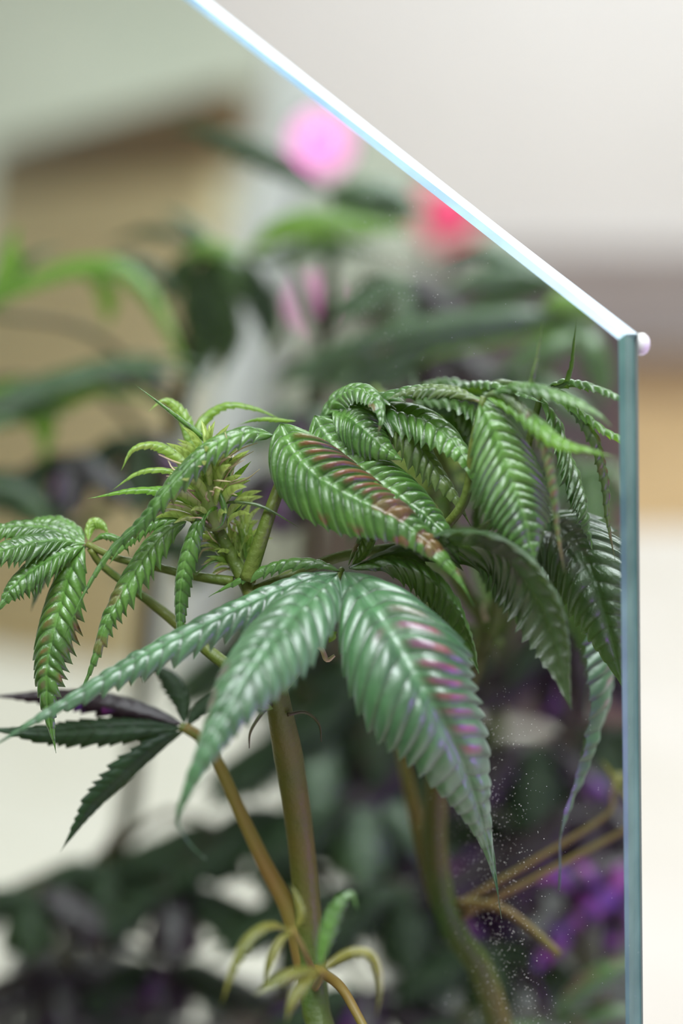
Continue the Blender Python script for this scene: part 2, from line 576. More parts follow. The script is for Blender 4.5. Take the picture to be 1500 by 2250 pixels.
# ------------------------------------------------------------------ the table
TX0, TX1, TY0, TY1 = -1.5, 1.0, -0.25, 1.55
t = root('work_table', ((TX0 + TX1) / 2, (TY0 + TY1) / 2, 0), 'wide cream laminate table under the mirror and the plants', 'table')
tw, td = TX1 - TX0, TY1 - TY0
box('tabletop', (0, 0, TABLE - 0.018), (tw, td, 0.036), MAT['table'], t, bevel=0.004)
for sx in (-1, 1):
    for sy in (-1, 1):
        box('leg', (sx * (tw / 2 - 0.06), sy * (td / 2 - 0.06), (TABLE - 0.036) / 2), (0.05, 0.05, TABLE - 0.036), MAT['table_edge'], t, bevel=0.004)
    box('apron', (sx * (tw / 2 - 0.06), 0, TABLE - 0.066), (0.025, td - 0.17, 0.06), MAT['table_edge'], t)

# ------------------------------------------------------------------ things that only the mirror shows: partition, post, lamps
pt = root('wood_partition', (-3.2, 0.58, 0), 'tan plywood partition with a brown top rail, blurred in the mirror', 'partition')
ang = math.atan2(0.74 - 0.37, -4.0 + 2.2)
for k in range(4):
    d = Vector((math.cos(ang), math.sin(ang), 0)) * (-0.82 + 0.545 * k)
    box('panel', (d.x, d.y, 0.72), (0.54, 0.03, 1.44), MAT['ply'], pt, rz=ang)
box('top_rail', (0, 0, 1.50), (2.2, 0.05, 0.13), MAT['ply_dark'], pt, rz=ang)
ps = root('white_post', (-2.05, 0.28, 0), 'pale square post beside the tan partition, blurred in the mirror', 'post')
box('shaft', (0, 0, 1.32), (0.10, 0.10, 2.60), MAT['white_paint'], ps, bevel=0.006)
box('base_block', (0, 0, 0.05), (0.16, 0.16, 0.10), MAT['white_paint'], ps, bevel=0.006)
box('capital', (0, 0, 2.70), (0.16, 0.16, 0.16), MAT['white_paint'], ps, bevel=0.006)


def grow_lamp(px, py, vd, label, mat, power, col, tilt, size=0.036):
    """clip-free grow lamp: floor base, pole, gooseneck, conical head, glowing face"""
    c = V((px, py, vd))
    aim = (P(600, 1300, ZF) - c).normalized()
    r = root('grow_lamp', (c.x - aim.x * 0.10, c.y - aim.y * 0.10, 0), label, 'lamp', 'grow lamps on poles')
    ORG[r.name] = r.location.copy()
    o = Vector(r.location)
    neck = c - aim * 0.075
    v, f = tube_data([Vector((0, 0, 0)), Vector((0, 0, 0.012)), Vector((0, 0, 0.02))], [0.085, 0.085, 0.075], 24)
    mesh_obj('base', v, f, MAT['black_metal'], r, smooth=False)
    tube('pole', [o + Vector((0, 0, 0.02)), o + Vector((0, 0, neck.z * 0.5)), Vector((o.x, o.y, neck.z - 0.10))], [0.011, 0.011, 0.009], MAT['black_metal'], r)
    tube('gooseneck', [Vector((o.x, o.y, neck.z - 0.10)), Vector((o.x, o.y, neck.z - 0.03)), neck - aim * 0.012, neck], [0.006, 0.006, 0.006], MAT['black_metal'], r)
    h = tube('lamp_head', [neck, neck + aim * 0.03, neck + aim * 0.06, c], [size * 0.45, size * 0.6, size * 0.95, size * 0.8], MAT['black_metal'], r, 20)
    tube('led_face', [c, c + aim * 0.002, c + aim * 0.004], [size * .8, size * .8, size * 0.78], mat, h, 20)


grow_lamp(705, 315, 2.0, 'grow lamp glowing pink high above the leaves in the mirror', MAT['led_pink'], 5, (1.0, 0.15, 0.75), 0)
grow_lamp(690, 665, 2.75, 'grow lamp glowing magenta between the stems in the mirror', MAT['led_pink'], 3.5, (0.85, 0.12, 0.8), 0, 0.026)
grow_lamp(985, 470, 1.95, 'grow lamp glowing red beside the mirror top edge', MAT['led_red'], 3.5, (0.55, 0.12, 1.0), 0, 0.045)

tr_ = root('backdrop_tray', (-0.735, 0.0, TABLE), 'black plastic tray added as dark backdrop under the plants, low in the mirror', 'tray')  # added tray, a dark backdrop covering the bright tabletop in the reflection
box('backdrop_tray_floor', (0, 0.01, 0.002), (1.23, 0.52, 0.004), MAT['pot'], tr_)
for sx in (-1, 1):
    box('rim', (sx * 0.615, 0.01, 0.008), (0.006, 0.52, 0.016), MAT['pot'], tr_)
for sy in (-1, 1):
    box('rim', (0, 0.01 + sy * 0.26, 0.008), (1.236, 0.006, 0.016), MAT['pot'], tr_)
tn = root('grow_tent', (-2.6, -0.75, 0), 'dark mauve fabric grow tent, blurred behind the mirrored leaves', 'tent')
box('fabric_body', (0, 0, 0.70), (1.0, 1.36, 1.36), MAT['tent'], tn, bevel=0.02)
for sx in (-1, 1):
    for sy in (-1, 1):
        box('corner_pole', (sx * 0.505, sy * 0.685, 0.70), (0.025, 0.025, 1.40), MAT['black_metal'], tn, bevel=0.005)
box('door_flap', (0.508, 0.0, 0.66), (0.012, 0.8, 1.1), MAT['tent_flap'], tn, bevel=0.004)


def grow_bar(loc, target):
    """LED grow bar on a low stand, right of the viewer: source of the purple glints"""
    r = root('grow_bar', (loc[0], loc[1], TABLE), 'purple LED grow bar standing on the table right of the viewer', 'lamp')
    aim = (Vector(target) - Vector(loc)).normalized()
    hz = loc[2] - TABLE
    rz = math.atan2(aim.y, aim.x)
    box('base', (0, 0, 0.01), (0.10, 0.16, 0.02), MAT['black_metal'], r, rz=rz, bevel=0.003)
    box('pole', (0, 0, hz / 2), (0.016, 0.016, hz), MAT['black_metal'], r, rz=rz)
    box('housing', (0, 0, hz), (0.03, 0.42, 0.05), MAT['black_metal'], r, rz=rz, bevel=0.004)
    fx = Vector((math.cos(rz), math.sin(rz), 0)) * 0.0165
    box('diffuser', tuple(fx + Vector((0, 0, hz))), (0.003, 0.40, 0.036), MAT['led_violet'], r, rz=rz)
    o = area('grow_light', tuple(Vector(loc) + fx * 1.3), tuple(Vector(loc) + fx * 10), 0.40, 0.036, 3.4, (0.48, 0.06, 1.0))
    o.parent = r
    o.matrix_parent_inverse = r.matrix_world.inverted()
    o.location = fx * 1.3 + Vector((0, 0, hz))


grow_bar((0.62, 0.10, 1.02), (-0.1, 0.45, 1.0))

# ------------------------------------------------------------------ the mirror
THK = 0.0088
AH = MN.cross(Vector((0, 0, 1))).normalized()              # horizontal, in the mirror plane
AV = AH.cross(MN).normalized()
if AV.z < 0:
    AV = -AV


def to_table(p, q):
    """extend p->q to table height"""
    return p + (q - p) * ((TABLE - p.z) / (q.z - p.z))


cA = on_mirror(1358, 746)
cB = to_table(cA, on_mirror(1374, 2250))
eT = on_mirror(410, 1)
cT = cA + (eT - cA) * 1.75
cL = to_table(cT, cT - AV)
front = [cA, cT, cL, cB]
base = (cL + cB) / 2
mr = root('frameless_mirror', base, 'frameless mirror with a slanting top edge, leaning behind the plant', 'mirror')
fr = [p - base for p in front]
bk = [p + MN * THK for p in fr]
# reflecting face, then the three glass edges and the painted back
mesh_obj('mirror_face', fr, [(0, 1, 2, 3)], MAT['mirror'], mr, smooth=False)
ar = 0.0011                                                # small arris along the top edge
inn = AV * 0
fr_t = [p + MN * ar for p in (fr[0], fr[1])]
up_t = ((fr[1] - fr[0]).cross(MN)).normalized()
if up_t.z < 0:
    up_t = -up_t
hiA, hiB = fr[0] + MN * 0.002 + up_t * 0.0017, fr[1] + MN * 0.002 + up_t * 0.0017
bkA, bkB = bk[0] + up_t * 0.0017, bk[1] + up_t * 0.0017
e1 = mesh_obj('top_edge', [hiA, hiB, bkB, bkA], [(0, 1, 2, 3)], MAT['edge_toplit'], mr, smooth=False)
e1['label'] = 'top edge painted bluish white as lit from above'
e2 = mesh_obj('top_bevel', [fr[0], fr[1], hiB, hiA], [(0, 1, 2, 3)], MAT['edge_blue'], mr, smooth=False)
e2['label'] = 'thin blue grey bevel under the top edge'
e3 = mesh_obj('side_edge', [fr[0], hiA, bkA, bk[0], bk[3], fr[3]], [(0, 1, 2, 3, 4, 5)], MAT['edge_teal'], mr, smooth=False)
e3['label'] = 'dark teal glass side edge'
mesh_obj('back_panel', [bkA, bkB, bk[2], bk[3]], [(0, 1, 2, 3)], MAT['back_paint'], mr, smooth=False)
mesh_obj('left_edge', [fr[1], fr[2], bk[2], bkB, hiB], [(0, 1, 2, 3, 4)], MAT['edge_teal'], mr, smooth=False)
# milky bumper at the rear of the corner
bc = bk[0] + MN * 0.004 + AH * 0.0 - AV * 0.0015
vv, ff = [], []
for i in range(9):
    for j in range(14):
        th, phi = math.pi * i / 8, 2 * math.pi * j / 14
        vv.append(bc + Vector((math.sin(th) * math.cos(phi) * 0.0025, math.sin(th) * math.sin(phi) * 0.0032, math.cos(th) * 0.0032)))
for i in range(8):
    for j in range(14):
        ff.append((i * 14 + j, i * 14 + (j + 1) % 14, (i + 1) * 14 + (j + 1) % 14, (i + 1) * 14 + j))
cb = mesh_obj('corner_bumper', vv, ff, MAT['clear'], mr)
cb['label'] = 'small milky bumper at the corner'
# dust lying on the face: loose specks, denser in the lower right
rd = random.Random(5)
dv, df = [], []


def speck(px, py, r):
    p = on_mirror(px, py) - base - MN * 0.00005
    a0 = rd.uniform(0, 6.28)
    k = len(dv)
    el = rd.uniform(0.5, 1.0)
    for j in range(5):
        a = a0 + j * 2 * math.pi / 5
        dv.append(p + AH * (math.cos(a) * r) + AV * (math.sin(a) * r * el))
    dv.append(p - MN * r * 0.6)
    for j in range(5):
        df.append((k + j, k + (j + 1) % 5, k + 5))


for _ in range(900):
    y = rd.uniform(1580, 2250)
    x = rd.gauss(1085, 55) - (1900 - y) * 0.10
    speck(x, y, rd.choice((0.00007, 0.00009, 0.00012, 0.00016)))
for _ in range(420):
    speck(rd.gauss(1100, 130), rd.uniform(1500, 2260), rd.choice((0.00006, 0.00008, 0.0001)))
for _ in range(240):
    speck(rd.gauss(850, 75), rd.gauss(630, 90), rd.choice((0.00006, 0.00008, 0.0001, 0.00012)))
for _ in range(300):
    speck(rd.uniform(350, 1360), rd.uniform(250, 2250), rd.choice((0.00006, 0.00008)))
dust = mesh_obj('dust_specks', dv, df, MAT['dust'], mr, smooth=False)
dust['kind'] = 'stuff'
# wooden stand behind the mirror
sp = base + MN * 0.075
st = root('mirror_stand', (sp.x, sp.y, TABLE), 'small wooden prop standing behind the leaning mirror', 'stand')
rzs = math.atan2(AH.y, AH.x)
box('foot', tuple(Vector((MN.x, MN.y, 0)) * 0.03 + Vector((0, 0, 0.01))), (0.16, 0.11, 0.02), MAT['ply'], st, rz=rzs)
box('upright', tuple(Vector((MN.x, MN.y, 0)) * 0.03 + Vector((0, 0, 0.11))), (0.08, 0.02, 0.18), MAT['ply'], st, rz=rzs)


# ------------------------------------------------------------------ pots
def pot(loc, r, h, label):
    g = root('plant_pot', loc, label, 'plant pot', 'charcoal plastic pots')
    prof = [(0.001, 0.0), (r * 0.74, 0.0), (r * 0.76, 0.004), (r * 0.96, h * 0.86), (r * 1.05, h * 0.86), (r * 1.06, h), (r * 0.98, h), (r * 0.92, h * 0.84), (0.001, h * 0.83)]
    n = 32
    v, f = [], []
    for (a, z) in prof[:8]:
        for j in range(n):
            v.append((a * math.cos(2 * math.pi * j / n), a * math.sin(2 * math.pi * j / n), z))
    for i in range(7):
        for j in range(n):
            f.append((i * n + j, i * n + (j + 1) % n, (i + 1) * n + (j + 1) % n, (i + 1) * n + j))
    mesh_obj('shell', v, f, MAT['pot'], g)
    v, f = [(0, 0, h * 0.88)], []
    for i in range(1, 7):
        for j in range(n):
            rr = r * 0.935 * i / 6
            x, y = rr * math.cos(2 * math.pi * j / n), rr * math.sin(2 * math.pi * j / n)
            v.append((x, y, h * 0.87 + 0.004 * noise.noise(Vector((x * 90 + loc[0] * 50, y * 90, 0)))))
    for j in range(n):
        f.append((0, 1 + j, 1 + (j + 1) % n))
    for i in range(5):
        for j in range(n):
            f.append((1 + i * n + j, 1 + (i + 1) * n + j, 1 + (i + 1) * n + (j + 1) % n, 1 + i * n + (j + 1) % n))
    mesh_obj('soil', v, f, MAT['soil'], g)
    return g


# ------------------------------------------------------------------ the main plant
s0 = D((692, 2260, -10))
PBASE = Vector((-0.048, 0.338, TABLE + 0.065))
pot((PBASE.x, PBASE.y, TABLE), 0.048, 0.075, 'charcoal pot below the frame holding the sharp front plant')
plant = root('cannabis_plant', PBASE, 'sharp bright green cannabis plant with drooping ridged leaves in front of the mirror', 'plant', 'cannabis plants')
ORG[plant.name] = PBASE.copy()


def R_(px):
    return px * PXM


st_ = tube('stem', [PBASE, PBASE + Vector((0.004, 0.006, 0.05)), D((692, 2430, 4)), D((690, 2200, 14)), D((680, 2050, 17)), D((662, 1860, 14)), D((640, 1700, 6)), D((618, 1580, -5)), D((601, 1495, -12)), D((585, 1430, -8))],
           [R_(42), R_(41), R_(40), R_(38), R_(37), R_(34), R_(32), R_(31), R_(32), R_(22)], MAT['stem_main'], plant, 16, bumpy=0.06, n=60)
tube('branch', [D((597, 1490, -12)), D((575, 1400, -6)), D((552, 1310, -2)), D((520, 1245, 0)), D((492, 1190, 0)), D((470, 1150, 0))], [R_(22), R_(19), R_(19), R_(17), R_(15), R_(13)], MAT['stem'], plant, 12, bumpy=0.05)
tube('branch', [D((672, 2130, 17)), D((640, 2010, 19)), D((585, 1905, 20)), D((530, 1790, 20)), D((480, 1680, 20)), D((445, 1625, 22)), D((405, 1598, 22))], [R_(26), R_(24), R_(19), R_(17), R_(15), R_(14), R_(12)], MAT['stem_tan'], plant, 12, bumpy=0.05)
tube('branch', [D((604, 1520, -10)), D((540, 1490, -4)), D((455, 1428, 3)), D((360, 1346, 6)), D((280, 1286, 6)), D((222, 1240, 4)), D((198, 1205, 2))], [R_(16), R_(14), R_(15), R_(13), R_(11), R_(9), R_(8)], MAT['stem'], plant, 10, bumpy=0.05)


def fan(plant_, petiole, radii, mat, sides=10):
    return tube('fan_leaf', petiole, radii, mat, plant_, sides, bumpy=0.03)


def DL(lst):
    return [D(a) for a in lst]


# --- fan leaf B : the big drooping leaf in front
B = fan(plant, DL([(606, 1512, -12), (645, 1468, -13), (690, 1385, -14), (722, 1315, -12), (744, 1262, -10), (752, 1250, -9)]), [R_(22), R_(19), R_(16), R_(15), R_(12), R_(6)], MAT['stem'], 12)
leaflet(B, DL([(748, 1254, -11), (700, 1230, -10), (640, 1226, -8), (580, 1242, -6), (515, 1275, -5), (458, 1312, -4)]), R_(36), MAT['leaf'], H(0.05, 0.8, 0.35), nv=11, fold=0.5, curl=0.8)
leaflet(B, DL([(742, 1258, -11), (650, 1276, -14), (500, 1342, -20), (340, 1422, -24), (190, 1508, -27), (70, 1582, -30), (-30, 1650, -32)]), R_(70), MAT['leaf_front'],
        [H(-.15, .7, .68), H(-.2, .72, .62), H(-.3, .75, .55)], nv=21, rows=9, fold=0.12, curl=1.15, corr=0.17, serr=0.34, a=0.6, b=1.3)
leaflet(B, DL([(738, 1262, -11), (672, 1312, -26), (595, 1400, -40), (520, 1515, -50), (458, 1630, -55), (412, 1730, -55), (390, 1800, -53), (413, 1850, -50), (452, 1888, -48)]), R_(118), MAT['leaf_front'],
        [H(-.35, .55, .75), H(-.35, .42, .85), H(-.4, .25, .9), H(-.4, .1, .9)], nv=21, rows=10, cols=11, fold=-0.2, curl=1.35, corr=0.13, serr=0.17, a=0.62, b=2.3, tail=0.09, wav=0.05, stains=[(.35, .62, .55, 1, .5, 'spot'), (.1, .9, -1, -.9, .3, 'spot')])
leaflet(B, DL([(756, 1256, -11), (815, 1318, -24), (875, 1410, -35), (935, 1520, -40), (995, 1630, -36), (1045, 1760, -26), (1080, 1890, -13), (1102, 2020, -9)]), R_(165), MAT['leaf_front'],
        [H(.0, .5, .85), H(.0, .42, .9), H(.1, .3, .95), H(.2, .2, .95)], nv=22, rows=10, cols=12, fold=-0.2, curl=1.3, corr=0.10, serr=0.15, a=0.62, b=2.2, tail=0.08, wav=0.05, stains=[(.14, .58, -.60, -.07, .85, 'stripe'), (.16, .24, .05, .3, .6, 'stripe')])  # stripes mix leaf pigment with painted magenta lamp glints
leaflet(B, DL([(765, 1248, -11), (850, 1228, -9), (930, 1252, -9), (990, 1315, -10), (1030, 1400, -12), (1052, 1480, -13)]), R_(92), MAT['leaf'],
        [H(.1, .9, -.1), H(.5, .7, -.35), H(.7, .4, -.5)], nv=16, fold=0.0, curl=1.0, corr=0.15, a=0.6, b=1.2)
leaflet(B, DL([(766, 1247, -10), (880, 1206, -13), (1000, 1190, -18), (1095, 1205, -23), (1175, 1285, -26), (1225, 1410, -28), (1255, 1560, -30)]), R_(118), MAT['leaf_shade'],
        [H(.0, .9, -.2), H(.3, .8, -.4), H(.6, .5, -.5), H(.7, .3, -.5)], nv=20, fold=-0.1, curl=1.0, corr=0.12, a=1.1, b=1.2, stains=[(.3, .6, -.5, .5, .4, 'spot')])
leaflet(B, DL([(764, 1244, -10), (772, 1212, -9), (795, 1165, -8), (824, 1130, -7)]), R_(14), MAT['leaf_olive'], H(-.8, .3, .5), nv=8, fold=0.7, stains=[(.2, .8, -1, 1, .6, 'spot')])
leaflet(B, DL([(772, 1244, -10), (805, 1212, -8), (828, 1160, -7), (838, 1110, -7)]), R_(36), MAT['leaf_olive'], H(.5, -.1, .85), nv=9, fold=0.3, stains=[(.2, .8, -1, 0, .5, 'spot')])

# --- fan leaf A : upper curled leaf
A = fan(plant, DL([(543, 1275, -4), (568, 1200, -5), (595, 1120, -5), (622, 1050, -2), (650, 985, 4), (672, 950, 8)]), [R_(19), R_(17), R_(15), R_(14), R_(11), R_(7)], MAT['stem'], 12)
leaflet(A, DL([(616, 930, -6), (648, 990, -13), (700, 1042, -17), (780, 1090, -20), (870, 1136, -23), (945, 1195, -25), (1002, 1262, -27), (1042, 1332, -28)]), R_(112), MAT['leaf'],
        [H(-.15, .42, .9), H(-.05, .5, .85), H(.12, .62, .75), H(.2, .6, .75)], nv=22, rows=11, cols=12, fold=-0.28, curl=1.5, corr=0.20, serr=0.10, a=0.34, b=1.55,
        stains=[(.04, .62, -1, -.10, .8, 'stripe'), (.05, .6, -1, -.75, .6, 'spot'), (.05, .6, .72, 1, .7, 'spot'), (.45, .95, -1, 1, .6, 'spot')])
leaflet(A, DL([(690, 912, -2), (742, 978, -8), (800, 1032, -12), (860, 1072, -14), (925, 1122, -16), (985, 1180, -18), (1012, 1235, -19)]), R_(112), MAT['leaf'],
        [H(.1, .6, .78), H(.2, .6, .76), H(.3, .5, .75)], nv=19, rows=11, cols=12, fold=-0.25, curl=1.4, corr=0.18, serr=0.10, a=0.38, b=1.15, stains=[(.5, .9, .6, 1, .5, 'spot'), (.5, .9, -1, -.7, .5, 'spot')])
leaflet(A, DL([(700, 940, 4), (722, 895, 3), (752, 862, 0), (795, 852, -6), (828, 878, -12), (840, 918, -16), (828, 958, -17)]), R_(52), MAT['leaf'],
        [H(-.6, .3, .7), H(-.3, .7, .6), H(.1, .9, .4), H(.7, .4, .5)], nv=14, rows=9, fold=0.0, curl=1.3, corr=0.24, serr=0.2, a=0.5, b=1.2, stains=[(.6, 1, -1, 1, .5, 'spot')])
leaflet(A, DL([(738, 900, 2), (768, 912, -6), (800, 940, -10), (842, 980, -12), (885, 1012, -12)]), R_(72), MAT['leaf'],
        [H(-.1, .5, .85), H(.2, .5, .85)], nv=12, rows=9, fold=-0.1, curl=1.4, corr=0.22, serr=0.2, a=0.38, b=1.0)
leaflet(A, DL([(815, 872, 0), (868, 912, -5), (915, 962, -8), (960, 1028, -9), (1000, 1085, -10), (1034, 1155, -10)]), R_(66), MAT['leaf_olive'],
        [H(.4, .55, .72), H(.5, .5, .7)], nv=15, rows=9, fold=0.1, curl=1.2, corr=0.18, a=0.5, b=1.3)
leaflet(A, DL([(600, 955, -8), (545, 946, -12), (480, 968, -15), (422, 1010, -16), (368, 1068, -16), (312, 1140, -14), (245, 1205, -12), (190, 1290, -11), (136, 1412, -10)]), R_(47), MAT['leaf'],
        [H(.1, .75, .65), H(-.25, .65, .7), H(-.4, .55, .75)], nv=21, rows=9, fold=0.1, curl=1.0, corr=0.2, serr=0.38, a=0.5, b=1.9, tail=0.14, stains=[(.3, .6, -1, -.8, .4, 'spot')])
leaflet(A, DL([(650, 925, 4), (598, 918, 6), (560, 920, 7), (522, 934, 8)]), R_(12), MAT['leaf_young'], H(0, .8, .6), nv=7, rows=6, fold=0.4)
# leaflets of leaf A that reach back towards the mirror
leaflet(A, DL([(690, 925, 4), (770, 885, 2), (850, 862, -4), (940, 848, -10), (1030, 868, -16), (1110, 900, -22)]), R_(50), MAT['leaf'],
        [H(.1, .9, .3), H(.2, .8, .4), H(.4, .6, .5)], nv=17, fold=0.0, curl=1.1, corr=0.18, a=0.9, stains=[(.4, .95, .5, 1, .6, 'spot')])
leaflet(A, DL([(690, 935, 8), (790, 900, 4), (880, 900, -4), (960, 935, -10), (1020, 1000, -15), (1050, 1080, -18)]), R_(84), MAT['leaf'],
        [H(.2, .8, .4), H(.3, .6, .6), H(.5, .4, .6)], nv=17, fold=-0.1, curl=1.1, corr=0.16, a=0.9)

# --- fan leaf close to the mirror, right of the crown
G_ = fan(plant, DL([(556, 1300, -2), (740, 1225, 2), (920, 1190, -4), (1015, 1110, -12), (1040, 970, -18), (1062, 872, -22)]), [R_(13), R_(12), R_(12), R_(11), R_(10), R_(7)], MAT['stem'], 10)
leaflet(G_, DL([(1055, 882, -22), (1090, 945, -25), (1125, 1045, -27), (1155, 1145, -28), (1175, 1235, -28)]), R_(108), MAT['leaf'],
        [H(.1, .6, .8), H(.2, .5, .8)], nv=16, rows=9, fold=-0.15, curl=1.1, corr=0.15, a=0.55, b=1.0)
leaflet(G_, DL([(1062, 868, -22), (1105, 858, -25), (1160, 900, -29), (1205, 975, -32), (1222, 1070, -33), (1228, 1165, -32), (1240, 1260, -32)]), R_(32), MAT['leaf_olive'],
        [H(.1, .8, .5), H(.7, .4, .6), H(.8, .1, .6)], nv=18, fold=0.3, curl=1.3, corr=0.28, serr=0.2, a=0.5, b=1.2, tail=.2, stains=[(.2, 1, 0, 1, .7, 'stripe'), (.5, 1, -1, 1, .5, 'spot')])
leaflet(G_, DL([(1066, 866, -22), (1140, 842, -28), (1230, 862, -35), (1310, 905, -40), (1345, 940, -42)]), R_(34), MAT['leaf'], H(.2, .8, .55), nv=13, fold=0.1, curl=1.1, corr=0.18)
leaflet(G_, DL([(1066, 868, -22), (1150, 900, -28), (1230, 965, -36), (1290, 985, -40), (1350, 1005, -43)]), R_(36), MAT['leaf_lime'], H(.1, .8, .6), nv=13, fold=0.1, curl=1.1, corr=0.18)
leaflet(G_, DL([(1070, 866, -22), (1150, 850, -26), (1170, 815, -28), (1182, 760, -29), (1192, 698, -30)]), R_(12), MAT['leaf_olive'], H(-.5, .2, .85), nv=9, fold=0.4)
leaflet(G_, DL([(1050, 876, -21), (980, 850, -17), (900, 855, -14), (845, 880, -13)]), R_(34), MAT['leaf_olive'], H(.0, .8, .6), nv=12, fold=0.1, curl=1.1, corr=0.2)

# --- fan leaf C : left
C_ = fan(plant, DL([(512, 1278, 0), (430, 1266, 2), (330, 1243, 3), (255, 1226, 3), (205, 1203, 2), (190, 1194, 2)]), [R_(12), R_(11), R_(10), R_(9), R_(8), R_(7)], MAT['stem'])
leaflet(C_, DL([(188, 1194, 2), (130, 1183, 0), (60, 1190, -4), (-10, 1212, -8), (-80, 1250, -10)]), R_(61), MAT['leaf'], H(.0, .75, .65), nv=14, fold=0.05, curl=1.05, corr=0.18, serr=0.38)
leaflet(C_, DL([(186, 1190, 3), (130, 1163, 4), (60, 1152, 4), (-10, 1160, 3), (-80, 1180, 0)]), R_(53), MAT['leaf'], H(.0, .85, .5), nv=14, fold=0.05, curl=1.05, corr=0.18)
leaflet(C_, DL([(184, 1198, 1), (125, 1215, -3), (70, 1248, -6), (25, 1290, -8), (-10, 1350, -9)]), R_(65), MAT['leaf'], H(-.25, .65, .7), nv=14, fold=0.05, curl=1.05, corr=0.18, serr=0.4)
leaflet(C_, DL([(184, 1198, 1), (160, 1232, -2), (138, 1290, -4), (118, 1370, -6), (102, 1460, -7), (104, 1560, -7), (123, 1655, -7)]), R_(73), MAT['leaf'],
        [H(-.35, .5, .8), H(-.3, .3, .9), H(-.25, .1, .95)], nv=17, rows=9, fold=0.0, curl=1.1, corr=0.17, serr=0.4, a=0.55, b=1.35,
        stains=[(.2, .5, -1, -.7, .7, 'spot'), (.2, .75, .05, .4, .55, 'stripe'), (.4, .8, -1, -.6, .6, 'spot')])  # purple margin paints a lamp glint, beside real leaf spots
leaflet(C_, DL([(186, 1188, 4), (165, 1158, 7), (125, 1138, 9), (75, 1142, 10), (20, 1165, 10)]), R_(38), MAT['leaf'], H(.1, .9, .4), nv=11, fold=0.05, curl=1.05, corr=0.18)
leaflet(C_, DL([(194, 1188, 4), (192, 1160, 6), (205, 1140, 7), (228, 1152, 6), (240, 1178, 5)]), R_(30), MAT['leaf_young'], [H(-.5, .3, .8), H(.2, .9, .4)], nv=9, fold=0.35)
leaflet(C_, DL([(200, 1192, 3), (225, 1172, 2), (258, 1178, 2), (278, 1200, 1), (284, 1222, 1)]), R_(21), MAT['leaf'], H(.1, .85, .5), nv=8, fold=0.4)
leaflet(C_, DL([(190, 1200, 6), (120, 1225, 12), (85, 1270, 16), (68, 1345, 18)]), R_(38), MAT['leaf_grey'], H(-.5, .2, .8), nv=10, fold=0.3)

# --- fan leaf E : dark leaf low on the left
E_ = fan(plant, DL([(445, 1625, 22), (425, 1610, 22), (405, 1600, 22), (395, 1597, 22)]), [R_(13), R_(12), R_(12), R_(10)], MAT['stem'])
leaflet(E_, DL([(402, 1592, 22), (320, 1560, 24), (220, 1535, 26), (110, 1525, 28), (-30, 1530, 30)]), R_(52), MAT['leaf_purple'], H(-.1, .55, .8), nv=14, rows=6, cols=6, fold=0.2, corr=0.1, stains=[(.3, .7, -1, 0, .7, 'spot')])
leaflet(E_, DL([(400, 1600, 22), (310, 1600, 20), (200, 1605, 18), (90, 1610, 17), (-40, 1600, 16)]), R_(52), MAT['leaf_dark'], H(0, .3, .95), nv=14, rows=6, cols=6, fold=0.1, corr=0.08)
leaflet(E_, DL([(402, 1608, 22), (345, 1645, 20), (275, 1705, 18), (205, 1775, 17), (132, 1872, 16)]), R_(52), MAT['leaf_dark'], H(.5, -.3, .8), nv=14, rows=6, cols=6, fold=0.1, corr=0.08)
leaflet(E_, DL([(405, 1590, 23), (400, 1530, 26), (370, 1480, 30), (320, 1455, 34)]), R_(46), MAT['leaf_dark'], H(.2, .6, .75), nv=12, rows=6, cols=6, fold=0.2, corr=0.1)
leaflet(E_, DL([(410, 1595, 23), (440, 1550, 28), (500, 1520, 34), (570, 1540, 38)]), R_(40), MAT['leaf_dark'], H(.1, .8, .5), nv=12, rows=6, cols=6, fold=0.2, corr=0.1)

# --- small yellowing leaves low on the stem
Y1_ = fan(plant, DL([(690, 2140, 12), (672, 2100, -40), (652, 2060, -46), (640, 2042, -48)]), [R_(10), R_(8), R_(7), R_(6)], MAT['stem_tan'])
leaflet(Y1_, DL([(640, 2042, -48), (590, 2030, -52), (545, 2058, -56), (512, 2120, -59), (486, 2210, -60)]), R_(22), MAT['leaf_yellow'], H(-.4, .7, .5), nv=11, rows=6, cols=5)
leaflet(Y1_, DL([(642, 2044, -48), (612, 2068, -52), (590, 2120, -55), (580, 2180, -56)]), R_(15), MAT['leaf_yellow'], H(-.4, .4, .8), nv=9, rows=6, cols=5)
leaflet(Y1_, DL([(646, 2042, -48), (660, 2010, -48), (650, 1970, -46), (636, 1940, -44)]), R_(12), MAT['leaf_yellow'], H(-.4, .2, .8), nv=9, rows=6, cols=5)
Y2_ = fan(plant, DL([(692, 2170, 12), (706, 2142, -50), (702, 2128, -53)]), [R_(9), R_(8), R_(7)], MAT['stem_tan'])
leaflet(Y2_, DL([(700, 2128, -53), (650, 2132, -58), (600, 2155, -61), (556, 2190, -62)]), R_(24), MAT['leaf_yellow'], H(-.2, .8, .5), nv=10, rows=6, cols=5)
leaflet(Y2_, DL([(700, 2130, -53), (665, 2158, -58), (640, 2200, -61), (628, 2250, -62)]), R_(20), MAT['leaf_yellow'], H(-.3, .6, .7), nv=9, rows=6, cols=5)
leaflet(Y2_, DL([(704, 2130, -53), (770, 2090, -54), (820, 2100, -55), (836, 2170, -56), (826, 2240, -56)]), R_(14), MAT['leaf_yellow'], H(.3, .7, .6), nv=9, rows=6, cols=5)
leaflet(Y2_, DL([(700, 2124, -53), (712, 2060, -53), (740, 1990, -52), (772, 1962, -51), (785, 2000, -52)]), R_(26), MAT['leaf'], [H(-.5, .2, .8), H(.3, .8, .5)], nv=9, rows=6, cols=5)
